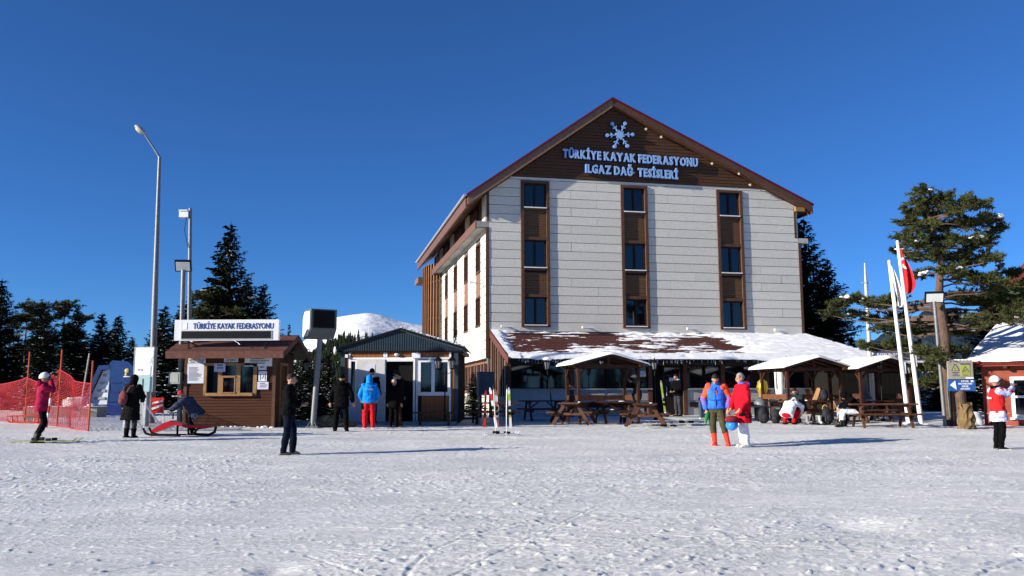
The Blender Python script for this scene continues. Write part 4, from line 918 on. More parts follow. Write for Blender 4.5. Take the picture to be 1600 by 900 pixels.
picnic('picnic table against the restaurant wall behind the leaning lantern', 1.2, 35.2, radians(12), 1.8)
def bench(lab, x, y, rot, L, H=.45):
    t = gthing('bench', lab, 'bench', x, y, rot)
    for k in range(2): mb = MB(); mb.box(-L/2, L/2, -.17 + .17*k, -.02 + .17*k, H - .04, H); mb.build('plank', twood, t)
    for s_ in (-1, 1): mb = MB(); mb.box(s_*(L/2-.25)-.04, s_*(L/2-.25)+.04, -.15, .13, 0, H - .04); mb.build('leg', twood, t)
    mb = MB(); mb.box(-L/2+.25, L/2-.25, -.03, .0, .15, .22); mb.build('stretcher', twood, t); return t
bench('low brown bench against the cabin under its window', -2.75, 31.2, .02, 1.5, .48)
bench('low brown bench right of the cabin corner', -1.7, 32.6, .15, 1.3, .48)

# ------------------------------------------------------------------ snowy shelters
def shelter(lab, fx, fy, zap, zev, W, D, rot, rail=0):
    g = G(fx, fy); t = thing('gazebo_shelter', lab, 'shelter', (fx, fy, g), rot, 'open timber shelters with snow on their roofs')
    za, ze = zap - g, zev - g; s_ = (za - ze) / (W/2); lean = .04
    for sx in (-1, 1):
        for y in (.3, D - .3):
            x = sx*(W/2 - .28); mb = MB(); mb.bar((x + sx*-lean, y, 0), (x, y, ze + .02), .10, .10); mb.build('post', gzwood, t)
            mb = MB(); mb.bar((x, y, ze - .42), (x + (sx*-.34 if y < 1 else sx*-.2), y, ze - .03), .06, .06); mb.bar((x, y, ze - .42), (x, y + (.35 if y < 1 else -.35), ze - .03), .06, .06); mb.build('brace', gzwood, t)
        mb = MB(); mb.box(sx*(W/2-.28)-.05, sx*(W/2-.28)+.05, 0, D, ze - .05, ze + .06); mb.build('side_beam', gzwood, t)
    for y in (.3, D - .3):
        mb = MB(); mb.box(-W/2+.15, W/2-.15, y-.05, y+.05, ze - .08, ze + .03); mb.build('tie_beam', gzwood, t)
        mb = MB(); mb.box(-.05, .05, y-.04, y+.04, ze + .03, za - .06); mb.build('king_post', gzwood, t)
    for k in range(5):
        y = .02 + (D - .04)*k/4; mb = MB(); mb.prism([(-W/2, ze - .05), (0, za - .05), (W/2, ze - .05), (W/2, ze + .03), (0, za + .03), (-W/2, ze + .03)], y - .03, y + .03); mb.build('rafter', gzwood, t)
    mb = MB(); mb.prism([(-W/2 - .04, ze + .028), (0, za + .032), (W/2 + .04, ze + .028), (W/2 + .04, ze + .055), (0, za + .06), (-W/2 - .04, ze + .055)], -.05, D + .05); mb.build('roof_boards', gzwood, t)
    nu, nv = 70, 44; uu = np.linspace(-W/2 - .09, W/2 + .09, nu); vv = np.linspace(-.12, D + .12, nv); A, B = np.meshgrid(uu, vv, indexing='ij')
    e = np.minimum(np.minimum((A + W/2 + .1), (W/2 + .1 - A)), np.minimum(B + .13, D + .13 - B)); thick = .095*np.clip(e/.12, 0, 1)**.5 + fbm(A*2, B*2, int(fx*10), 3)*.035*np.clip(e/.15, 0, 1)
    thick = thick * (1 - .45*np.clip(A/(W/2), 0, 1)); Zs = ze + (za - ze)*(1 - np.sqrt((A/(W/2))**2 + .004)) + .05 + thick - .05*np.clip(1 - e/.05, 0, 1) - np.clip(1-e/.03, 0, 1)*.0
    sn_ = grid_mesh('roof_snow', A, B, Zs, snow, True, t)
    under_ = MB(); under_.box(-W/2 - .05, W/2 + .05, -.08, D + .08, ze + .03, ze + .031)
    if rail:
        for sx in (-1, 1):
            mb = MB(); mb.box(-.02, .02, -D/2+.35, D/2-.35, -.09, .09); o = mb.build('rail_board', M('rail_red_brown', (.15, .055, .028), .55, .3, 6) if rail == 2 and sx == -1 else twood, t); o.location = (sx*(W/2-.28), D/2, .95)
        mb = MB(); mb.box(-W/2+.33, W/2-.33, -.02, .02, -.09, .09); o = mb.build('rail_board', twood, t); o.location = (0, D-.3, .95)
        mb = MB(); mb.bar((-W/2+.33, D-.3, .45), (0, D-.3, .86), .03, .10, (0, 1, 0)); mb.bar((-W/2+.33, D-.34, .86), (0, D-.34, .45), .03, .10, (0, 1, 0)); mb.bar((W/2-.33, D-.3, .45), (0, D-.3, .86), .03, .10, (0, 1, 0)); mb.build('cross_brace', twood, t)
    return t
shelter('small snow roofed timber shelter before the left restaurant windows', 3.55, 31.6, 2.98, 2.60, 2.85, 2.1, .215, 1)
shelter('left one of two adjoining snow roofed shelters, right of the red coated man', 11.2, 32.2, 2.86, 2.48, 2.75, 2.5, .215, 2)
shelter('snow roofed timber shelter behind the flagpoles, right one of the adjoining pair', 13.85, 32.3, 2.83, 2.44, 2.6, 2.6, .215, 1)

# ------------------------------------------------------------------ small things round the terrace
sk = gthing('samovar_stand', 'tall brass samovar on a steel stand right of the red coated man', 'samovar', 10.1, 35.6)
mb = MB(); mb.lathe([(.16, 0), (.17, .03), (.13, .08), (.20, .25), (.235, .42), (.19, .55), (.20, .60), (.12, .68), (.06, .72), (.05, .82), (.02, .86), (.03, .90), (0, .93)], (0, 0, .86), 18); mb.build('urn', gold, sk, True)
mb = MB(); 
for sx in (-1, 1):
    for sy in (-1, 1): mb.tube([(sx*.22, sy*.2, 0), (sx*.18, sy*.16, .84)], .016, 6)
mb.box(-.24, .24, -.2, .2, .82, .86); mb.box(-.22, .22, -.18, .18, .4, .42); mb.build('stand', galv, sk)
mb = MB(); mb.tube([(-.2, -.1, 1.2), (-.3, -.12, 1.2)], .02, 6); mb.build('tap', gold, sk)
lb = gthing('litter_bin', 'grey steel litter bin below the brass samovar', 'bin', 9.6, 34.2); mb = MB(); mb.lathe([(.22, 0), (.24, .03), (.24, .7), (.22, .72), (.15, .80), (0, .82)], n=16); mb.build('body', galv, lb, True); mb = MB(); mb.lathe([(.243, .15), (.246, .5)], n=16); mb.build('dark_band', black, lb, True)
ab = gthing('ash_bollard', 'slim white bollard beside the restaurant door plinth', 'bollard', 7.55, 35.6); mb = MB(); mb.tube([(0, 0, 0), (0, 0, .78)], .055, 12); mb.build('post', whitem, ab, True); mb = MB(); mb.lathe([(.075, .74), (.085, .80), (.03, .86)], n=12); mb.build('cap', galv, ab, True); mb = MB(); mb.box(.06, .4, -.03, .12, .05, .74); mb.build('side_box', galv, ab)
wc = gthing('patio_heater', 'white cylindrical patio heater with orange tipped rods behind the shelter posts', 'heater', 10.75, 35.4)
mb = MB(); mb.tube([(0, 0, .9), (0, 0, 1.95)], [.17, .21], 14); mb.build('drum', white, wc, True); mb = MB(); mb.lathe([(.22, 0), (.22, .05), (.05, .12), (.05, .9)], n=12); mb.build('foot', black, wc, True)
for x in (-.2, .1, .28): mb = MB(); mb.tube([(x, -.12, 1.2), (x, -.12, 2.05)], .04, 8); o = mb.build('rod', white, wc, True); mb = MB(); mb.tube([(x, -.12, 2.05), (x, -.12, 2.18)], .042, 8); mb.build('tip', M('tip_orange', (.6, .22, .08), .5, .1) if x == -.2 else bpy.data.materials['tip_orange'], o, True)
st = gthing('garden_stove', 'round bellied steel garden stove with a tall chimney pipe under the right shelter', 'stove', 13.5, 33.9)
mb = MB(); mb.lathe([(.1, .35), (.25, .45), (.33, .65), (.30, .85), (.18, 1.05), (.15, 1.1), (.15, 1.95), (.17, 1.97), (.17, 2.0)], n=16); mb.build('body', galv, st, True)
mb = MB(); 
for k in range(3): mb.tube([(.28*cos(k*2.1), .28*sin(k*2.1), 0), (.15*cos(k*2.1), .15*sin(k*2.1), .45)], .02, 6)
mb.build('leg', black, st); mb = MB(); mb.box(-.12, .12, -.34, -.28, .58, .78); mb.build('fire_door', black, st)
mb = MB(); mb.tube([(.45, .1, 0), (.45, .1, 1.8)], .09, 10); w_ = gthing('white_pipe', 'white upright pipe beside the garden stove', 'pipe', 13.55, 34.2); mb.build('tube', white, w_, True)
md = gthing('menu_board', 'small folding wooden menu board standing on the terrace table', 'menu board', 11.6, 34.4, .3); 
for s_ in (-1, 1): mb = MB(); mb.prism([(s_*.28, 0), (s_*.05, .45), (s_*.02, .45), (s_*.22, 0)], -.14, .14); mb.build('leaf', pinew, md)
md.location.z += .78; md.location.y = 33.2
def rucksack(lab, x, y, z, s=1, col=black, rot=0):
    t = thing('backpack', lab, 'backpack', (x, y, z), rot, scale=s); mb = MB(); mb.ell((0, 0, .24), (.18, .13, .26), 12, 9); mb.ell((0, -.10, .17), (.13, .09, .14), 10, 7); mb.build('bag', col, t, True)
    mb = MB(); mb.tube([(-.05, .05, .48), (0, .05, .54), (.05, .05, .48)], .012, 6); mb.tube([(-.1, .1, .45), (-.14, .16, .25), (-.1, .12, .05)], .02, 6); mb.tube([(.1, .1, .45), (.14, .16, .25), (.1, .12, .05)], .02, 6); mb.build('strap', black, t, True); return t
bk = M('bag_black', (.018, .018, .022), .7, .3, 8, .4, 20, bdist=.02)
rucksack('left black backpack on the snow by the crouching man', 9.05, 31.9, G(9, 31.9), 1.2, bk, .3)
rucksack('right black backpack on the snow by the crouching man, leaning over', 9.45, 31.8, G(9.4, 31.8), 1.0, bk, -.5)
rucksack('black rucksack on the table top under the middle shelter', 11.55, 32.7, G(11.5, 32.7) + .77, .9, bk)
rucksack('black rucksack resting on the bench between the two front tables', 4.6, 32.6, G(4.6, 32.6) + .77, 1.1, bk)
rucksack('black equipment bag with a yellow loop of rope by the shelter table', 11.1, 31.2, G(11.1, 31.2), 1.15, bk, .2)
rp_ = thing('rope_coil', 'yellow rope loop hanging at the shelter table over the bag', 'rope', (11.15, 31.55, G(11.1, 31.5) + .5)); mb = MB(); mb.tube([(.09*cos(k*pi/6), 0, .17*sin(k*pi/6)) for k in range(13)], .014, 6); mb.build('loop', M('rope_yellow', (.5, .4, .1), .6, .1), rp_, True)
fc = gthing('folding_chair', 'small orange brown wooden folding chair beside the equipment bag', 'chair', 11.75, 31.5, .4)
mb = MB(); mb.box(-.2, .2, -.2, .2, .42, .45); mb.build('seat', pinew, fc); mb = MB(); mb.box(-.2, .2, .17, .2, .5, .8); mb.build('backrest', pinew, fc)
for sx in (-1, 1): mb = MB(); mb.bar((sx*.18, -.2, 0), (sx*.18, .2, .8), .03, .04); mb.bar((sx*.15, .2, 0), (sx*.15, -.2, .42), .03, .04); mb.build('leg', pinew, fc)
# potted fir by the side wall is with the trees

# ------------------------------------------------------------------ skis
def ski_shape(mb, L=1.65, w=.075):
    n = 14
    for k in range(n):
        def prf(t): return (w/2*(1 - .25*sin(pi*min(1, t))) if t < .93 else w/2*(1 - (t-.93)/.07*.8), .0 + (.09*((t-.9)/.1)**2 if t > .9 else 0) + .012*sin(pi*t))
        (wa, za), (wb, zb) = prf(k/n), prf((k+1)/n); xa, xb = L*(k/n - .5), L*((k+1)/n - .5)
        mb.add([(xa, -wa, za), (xb, -wb, zb), (xb, wb, zb), (xa, wa, za), (xa, -wa, za+.015), (xb, -wb, zb+.015), (xb, wb, zb+.015), (xa, wa, za+.015)], [(0,3,2,1),(4,5,6,7),(0,1,5,4),(2,3,7,6),(0,4,7,3),(1,2,6,5)])
def ski_pair(name, lab, x, y, rot, col, L=1.6, gap=.12, up=None, bind=black, z=None, group=None):
    t = thing(name, lab, 'skis', (x, y, G(x, y) + .035 if z is None else z), rot, group)
    for s_ in (-1, 1):
        mb = MB(); ski_shape(mb, L); o = mb.build('ski', col, t); b = MB(); b.box(.10, .2, -.04, .04, .025, .085); b.build('toe_binding', bind, o); b = MB(); b.box(-.24, -.12, -.045, .045, .025, .10); b.build('heel_binding', bind, o)
        if up is None: o.location = (0, s_*gap, 0)
        else: o.rotation_euler = (up[1]*s_, -up[0], pi/2 * 0); o.location = (s_*up[2], 0, L/2*sin(up[0]))
    return t
lime = M('ski_lime', (.35, .5, .05), .35, .2); skw = M('ski_white', (.7, .7, .7), .3, .08); skr = M('ski_red', (.5, .04, .03), .35, .3, 6)
ski_pair('skis', 'lime green skis under the woman in the pink jacket', -11.35, 21.55, -.03, M('ski_lime_worn', (.30, .36, .12), .4, .3), 1.75, .14)
def upright_ski(lab, x, y, col, col2, L, lean, yaw):
    t = gthing('ski', lab, 'ski', x, y, yaw); n = 12; mb = MB(); mb2 = MB()
    for k in range(n):
        def pr(q): return .045*(1 - .2*sin(pi*q)) * (1 if q < .92 else 1 - (q-.92)/.08*.8), (.05*((q-.88)/.12)**2 if q > .88 else 0)
        (wa, ya), (wb, yb) = pr(k/n), pr((k+1)/n); za, zb = L*k/n, L*(k+1)/n; m_ = mb if k % 5 < 3 else mb2
        m_.add([(-wa+lean*za, -ya, za), (wa+lean*za, -ya, za), (wb+lean*zb, -yb, zb), (-wb+lean*zb, -yb, zb), (-wa+lean*za, .018-ya, za), (wa+lean*za, .018-ya, za), (wb+lean*zb, .018-yb, zb), (-wb+lean*zb, .018-yb, zb)], [(0,1,2,3),(7,6,5,4),(0,3,7,4),(1,5,6,2),(0,4,5,1),(3,2,6,7)])
    o = tag(mb.build('blade', col, t), kind='stuff'); tag(mb2.build('blade_graphic', col2, o), kind='stuff'); b = MB(); zc = L*.45
    b.box(lean*zc-.04, lean*zc+.04, -.07, .0, zc, zc+.12); b.box(lean*zc-.045, lean*zc+.045, -.09, .0, zc-.18, zc-.08); b.build('binding', black, t); return t
upright_ski('red ski with a dark tail, leftmost of the upright skis at the dark picnic table', -.95, 29.9, skr, M('ski_dark', (.05, .03, .035), .4, .3), 1.25, .04, .1)
upright_ski('white ski leaning left over the pink ski at the dark picnic table', -.55, 29.85, skw, skr, 1.35, -.16, -.1)
upright_ski('pink ski standing right of the white ski at the dark picnic table', -.50, 30.0, M('ski_pink', (.55, .16, .13), .35, .2), skw, 1.3, -.06, .2)
upright_ski('white and lime ski with a rounded tip, rightmost of the upright skis', -.06, 29.7, skw, lime, 1.35, -.05, .1)
lb2 = ski_pair('skis', 'white skis lying flat behind the two planted poles', -.3, 25.35, .35, skw, 1.0, .1)
for i, (x, lab, xx, l1) in enumerate(((-.14, 'left one of two white ski poles planted in the snow', -.07, -.02), (.13, 'right one of two white ski poles planted in the snow', .02, -.03))):
    t = gthing('ski_pole', lab, 'ski pole', -.32 + x*1.1, 25.2); mb = MB(); mb.tube([(0, 0, -.02), (xx*.4, 0, .7), (xx, .05, 1.38)], [.008, .016, .016], 8); mb.build('shaft', skw if i else M('pole_green_white', (.5, .6, .5), .4, .2), t, True)
    mb = MB(); mb.tube([(xx, .05, 1.3), (xx, .05, 1.45)], .02, 8); mb.build('grip', black, t, True); mb = MB(); mb.lathe([(.05, .06), (.05, .075), (.01, .09)], n=10); mb.build('basket', grey, t, True)
sb = ski_pair('skis', 'pale skis lying on the snow beside the right front picnic table', 5.1, 28.9, .2, M('ski_cream', (.6, .6, .45), .4, .1), 1.5, .1)
sc2 = ski_pair('skis', 'short skis lying in the shade right of the front picnic tables', 6.2, 31.5, .1, M('ski_greydark', (.1, .1, .09), .4, .1), 1.3, .12)
upright_ski('lime yellow ski propped upright at the restaurant doorway', 6.35, 36.6, M('ski_yellow', (.5, .55, .25), .35, .2), lime, 1.55, -.12, .1)
rk = gthing('ski_boot_pair', 'dark ski boots and bindings in a heap under the shelter table', 'boots', 10.75, 31.0)
r = random.Random(1)
for k in range(4): mb = MB(); x = -.4 + k*.22; mb.ell((x, 0, .07), (.06, .14, .06), 8, 6); mb.tube([(x, .06, .08), (x, .09, .3)], [.06, .065], 8); mb.build('boot', black if k % 2 else M('boot_grey_%s' % 'b', (.2, .2, .22), .4, .2) if k == 0 else grey, rk, True)

# ------------------------------------------------------------------ flagpoles, mast, floodlight, signs on the right
def flagpole(lab, x, y, dx, dy, ztop):
    t = gthing('flagpole', lab, 'flagpole', x, y); g = t.location.z; mb = MB(); mb.tube([(0, 0, 0), (dx, dy, ztop - g)], [.085, .055], 12); mb.build('pole', white, t, True)
    mb = MB(); mb.ell((dx, dy, ztop - g + .03), .06, 8, 6); mb.build('finial', white, t, True); mb = MB(); mb.box(-.14, .14, -.14, .14, 0, .05); mb.build('base', whitem, t); 
    mb = MB(); f_ = .36; mb.box(dx*f_-.03+.06, dx*f_+.12, dy*f_-.05, dy*f_+.03, (ztop-g)*f_ - .3, (ztop-g)*f_ + .1); mb.build('cleat', whitem, t); return t
flagpole('left white flagpole with a limp white flag, leaning to the left', 13.87, 31.0, -.36, 0, 6.21)
flagpole('right white flagpole with the red flag, leaning to the left, taller than its neighbour', 14.12, 30.6, -.45, 0, 6.85)
def cloth(lab, x, y, z, w0, w1, h, mat, name='flag', slant=.1, seed=0):
    t = thing(name, lab, 'flag', (x, y, z)); nu, nv = 26, 40; A, B = np.meshgrid(np.linspace(0, 1, nu), np.linspace(0, 1, nv), indexing='ij')
    wd = w0 + (w1 - w0)*np.sin(np.minimum(B*1.25, 1)*pi/2)*(1 - .55*np.clip((B-.78)/.22, 0, 1)**1.5); X = A*wd + slant*B; Y = .09*np.sin(A*9 + B*3 + seed)*(.3 + B) ; Z = -B*h + A*(-.12)*h*(1 - B) - .06*np.sin(A*3)*B
    o = grid_mesh('cloth', X, Y, Z, mat, True, t); return t, (X, Y, Z)
flr = M('flag_red', (.62, .015, .02), .7, .1, 4, .2, 14)
ft, (FX, FY, FZ) = cloth('limp red flag with white crescent and star hanging from the right flagpole', 13.70, 30.55, 6.7, .08, .36, 1.62, flr, slant=.12)
mb = MB()                                              # crescent and star on the folds
def fpt(a, b, off=.012):
    i = min(25, max(0, int(a*25))); j = min(39, max(0, int(b*39))); return (FX[i, j], FY[i, j] - off, FZ[i, j])
for k in range(10):
    t0 = radians(50 + k*26); t1 = radians(50 + (k+1)*26)
    def cr(t, rr, ox): return (.38 + ox + rr*cos(t)*.34, .34 + rr*sin(t)*.13)
    a0, a1, b0, b1 = cr(t0, 1, 0), cr(t1, 1, 0), cr(t0, .72, .06), cr(t1, .72, .06)
    mb.add([fpt(*a0), fpt(*a1), fpt(*b1), fpt(*b0)], [(0,1,2,3)])
for k in range(5): t = k*2*pi/5; c = (.58, .52); mb.add([fpt(c[0]+.14*cos(t), c[1]+.05*sin(t)), fpt(c[0]+.05*cos(t+1.8), c[1]+.02*sin(t+1.8)), fpt(c[0]+.05*cos(t-1.8), c[1]+.02*sin(t-1.8))], [(0,1,2)])
mb.build('crescent_and_star', white, ft)
cloth('limp white flag hanging from the left flagpole', 13.53, 30.95, 6.1, .1, .26, 1.45, M('flag_white', (.7, .7, .72), .7, .06, 5, .2, 14), slant=.16, seed=2)
ms = gthing('radio_mast', 'slim pale mast with a small cross arm rising behind the right shelters', 'mast', 16.3, 40.0); g = ms.location.z
mb = MB(); mb.tube([(0, 0, 0), (0, 0, 5.7), (0, 0, 7.35 - g + .2)], [.09, .075, .03], 10); mb.build('pole', M('mast_cream', (.5, .48, .38), .5, .1), ms, True); mb = MB(); mb.bar((-.2, 0, 6.0), (.2, 0, 6.0), .06, .05); mb.ell((0, 0, 6.0), .09, 8, 6); mb.build('cross_arm', grey, ms)
floodlight(14.5, 29.7, 4.66, 'square floodlight on a steel pole right of the flagpoles', .062, -.25, -.45, .6, dx=-.1)
cbx = gthing('cable_post', 'dark utility post with a cable box at the foot of the right floodlight', 'post', 14.68, 29.6); mb = MB(); mb.tube([(0, 0, 0), (0, 0, 2.3)], .06, 8); mb.build('shaft', black, cbx, True); mb = MB(); mb.box(-.16, .12, -.12, .1, 2.2, 2.4); mb.build('box', black, cbx); mb = MB(); mb.tube([(-.1, -.1, .2), (-.14, -.12, 1.2), (-.05, -.1, 2.1)], .018, 6); mb.build('cable', galv, cbx, True)
sg = gthing('information_sign', 'taupe warning board above a blue arrow board on a round timber post', 'sign', 14.42, 28.3, -.05); g = sg.location.z
mb = MB(); mb.tube([(.02, .08, 0), (-.02, .08, 1.2)], .16, 12); mb.build('timber_post', barkp, sg, True)
mb = MB(); mb.box(-.41, .38, -.04, .02, 1.56, 2.14); wb = mb.build('warning_board', taupe, sg)
mb = MB(); mb.prism([(-.31, 1.84), (-.07, 1.84), (-.19, 2.05)], -.05, -.041); mb.box(-.02, .28, -.05, -.041, 1.64, 2.08); mb.build('yellow_panel', yellow, wb)
mb = MB(); mb.box(-.02, .28, -.055, -.051, 2.01, 2.08)
def tri(c, r, t): 
    q = [(c[0] + r*cos(pi/2 + k*2*pi/3), c[1] + r*sin(pi/2 + k*2*pi/3)) for k in range(3)]
    for k in range(3): mb.bar((q[k][0], -.053, q[k][1]), (q[(k+1)%3][0], -.053, q[(k+1)%3][1]), .004, t, (0, 1, 0))
for a, b in ((-.31, -.07),): 
    mb.bar((-.31, -.053, 1.84), (-.07, -.053, 1.84), .014, .004); mb.bar((-.31, -.053, 1.84), (-.19, -.053, 2.05), .014, .014); mb.bar((-.07, -.053, 1.84), (-.19, -.053, 2.05), .014, .014)
    mb.bar((.02, -.053, 1.78), (.24, -.053, 1.78), .014, .004); mb.bar((.02, -.053, 1.78), (.13, -.053, 1.97), .014, .014); mb.bar((.24, -.053, 1.78), (.13, -.053, 1.97), .014, .014)
mb.box(-.215, -.20, -.056, -.051, 1.87, 1.94); mb.box(-.175, -.16, -.056, -.051, 1.87, 1.94); mb.bar((.08, -.055, 1.81), (.18, -.055, 1.87), .008, .02)
for z, a, b in ((1.78, -.30, -.08), (1.73, -.25, -.13), (1.68, -.29, -.08), (1.72, .02, .24), (1.675, .05, .22)): mb.box(a, b, -.055, -.051, z-.012, z+.006)
mb.build('warning_print', ink, wb)
mb = MB(); mb.box(.14, .38, -.046, -.041, 1.57, 1.62); mb.build('maker_label', white, wb)
mb = MB(); mb.box(-.41, .42, -.05, .01, 1.18, 1.54); ar = mb.build('arrow_board', blue, sg)
mb = MB(); mb.prism([(-.38, 1.37), (-.18, 1.22), (-.21, 1.51)], -.06, -.051)
for s_, z, w_ in (('KAYAK', 1.468, .24), ('SNOWBOARD', 1.387, .44), ('KIZAK', 1.305, .21), ('KIYAFET', 1.222, .30)): text_into(mb, s_, .10, -.055, z, .055, w_, .002, .02)
mb.box(.28, .36, -.056, -.051, 1.46, 1.52); mb.build('white_print', white, ar)
mb = MB(); 
for k in range(6): mb.ell((-.25+.11*k, .0, 2.17), (.1, .06, .03), 8, 5)
mb.build('snow_cap', snow, sg, True)
tk = gthing('tree_stump', 'rough weathered tree stump in front of the sign post', 'stump', 14.30, 27.9); mb = MB(); n = 16; r = random.Random(12); rows = []
for j, z in enumerate((0, .15, .3, .45, .6, .72)):
    for k in range(n): a = 2*pi*k/n; rr = (.25 - .04*j/5)*(1 + r.uniform(-.22, .22)); mb.v.append((rr*cos(a), rr*sin(a), z + (r.uniform(-.12, .12) if j == 5 else 0)))
mb.f += [(j*n+k, j*n+(k+1)%n, (j+1)*n+(k+1)%n, (j+1)*n+k) for j in range(5) for k in range(n)] + [tuple(5*n+k for k in range(n))]; mb.m += [0]*(5*n+1); mb.build('wood', M('stump_wood', (.17, .11, .05), .9, .5, 9, 1, 14, bdist=.05, stretch=(1, 1, .4)), tk)
sx_ = gthing('snow_sack', 'crumpled white sack in the shade right of the tree stump', 'sack', 15.35, 29.6); mb = MB()
for k in range(7): mb.ell((r.uniform(-.15, .25), r.uniform(-.1, .1), r.uniform(.1, .35)), (r.uniform(.1, .2), .14, r.uniform(.08, .2)), 8, 6, Matrix.Rotation(r.uniform(-1, 1), 3, 'Y'))
mb.build('cloth', M('sack_grey', (.4, .42, .46), .8, .2, 6, .5, 12), sx_, True)

sh_ = gthing('timber_backdrop', 'dark timber shed added behind the right shelter, shade put into its colour', 'backdrop', 15.4, 37.0, .1)  # added box that darkens the gap behind the shelter
mb = MB(); mb.box(-1.7, 1.8, .02, 2.5, 0, 2.15); mb.build('wall', backdropm, sh_)
for k in range(16): mb = MB(); mb.box(-1.7 + k*.219, -1.7 + k*.219 + .205, 0, .02, .0, 2.15); mb.build('board', backdropm, sh_)
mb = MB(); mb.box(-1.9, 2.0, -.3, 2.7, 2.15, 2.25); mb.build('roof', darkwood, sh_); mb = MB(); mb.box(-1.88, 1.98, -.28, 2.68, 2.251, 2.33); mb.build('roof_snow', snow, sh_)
# ------------------------------------------------------------------ red rendered building, right edge
rb = gthing('red_building', 'low red rendered building with snowy roof and white framed window at the right edge', 'building', 16.1, 30.2, radians(-40)); 
mb = MB(); mb.box(0, .1, 0, 6, 0, 2.1); mb.box(0.1, .90, 0, .25, 0, 2.1); mb.box(2.0, 9, 0, .25, 0, 2.1); mb.box(.90, 2.0, 0, .25, 0, .28); mb.box(.90, 2.0, 0, .25, 1.60, 2.1); mb.build('wall', redwall, rb)
mb = MB(); mb.box(.1, 9, .3, 6, 0, 2.1); mb.build('core', interior, rb)
mb = MB(); mb.box(.0, .8, -.03, .0, .38, .42); mb.build('string_course', M('red_course', (.45, .12, .06), .8, .2), rb)
mb = MB(); frame_(mb, .86, 2.04, .25, 1.62, .11, -.05, .1); mb.box(.97, 1.93, -.04, .1, .92, .99); f = mb.build('window_frame', white, rb)
mb = MB(); mb.box(.96, 1.94, .03, .05, .35, 1.52); mb.build('pane', glass, f); mb = MB(); mb.box(.8, 2.1, -.12, 0, .20, .26); mb.build('sill', white, f)
mb = MB(); mb.box(-.35, 9.2, -.42, -.36, 1.98, 2.14); mb.build('eave_board', M('eave_red', (.28, .03, .02), .5, .2), rb)
mb = MB(); mb.prism([(-.42, 2.12), (5.2, 3.75), (5.2, 3.6), (-.42, 2.0)], -.4, 9.2, 'yz'); mb.build('roof_deck', darkwood, rb)
mb = MB()
for k in range(10): x = -.2 + k*.95; mb.box(x, x+.12, -.40, .0, 1.9, 2.0)
mb.build('rafter_ends', darkwood, rb)
A, B = np.meshgrid(np.linspace(-.45, 9.2, 90), np.linspace(0, 1, 50), indexing='ij'); e = np.minimum(np.minimum(A + .46, 9.3 - A), np.minimum(B*5.7 + .01, (1-B)*5.7 + .01))
grid_mesh('roof_snow', A, -.47 + 5.7*B, 2.09 + 1.65*B + .14*np.clip(e/.15, 0, 1)**.5 + fbm(A*1.2, B*5, 91, 3)*.05 + .0, snow, True, rb)
gh = gthing('green_roofed_house', 'house with green shingled roof and maroon verges far at the right edge', 'house', 31, 50, -.2)
mb = MB(); mb.box(-1.8, 8, 0, 6, 0, 6.5); mb.build('wall', redwall, gh)
mb = MB(); mb.prism([(-3.2, 6.5), (2.5, 10.2), (8.2, 6.5)], -.5, 6); mb.build('roof', M('green_shingle', (.07, .11, .06), .8, .25, 8, .4, 20), gh)
mb = MB(); mb.bar((-3.4, -.6, 6.6), (2.5, -.6, 10.4), .3, .25, (0, 1, 0)); mb.bar((8.4, -.6, 6.6), (2.5, -.6, 10.4), .3, .25, (0, 1, 0)); mb.prism([(-2.6, 6.9), (-1.3, 8.6), (-.1, 7.0)], -1.6, -.5); mb.build('verge_board', M('verge_maroon', (.16, .04, .03), .6, .2), gh)
mb = MB(); mb.prism([(-1.7, 7.3), (-1.3, 7.9), (-1.0, 7.3)], -1.62, -1.6); mb.build('dormer_window', black, gh)
mb = MB(); mb.ell((-.2, -1.2, 8.2), (.8, .5, .25), 9, 6, Matrix.Rotation(.5, 3, 'Y')); mb.ell((1.6, -1, 8.0), (.5, .5, .3), 9, 6); mb.build('roof_snow', snow, gh, True)
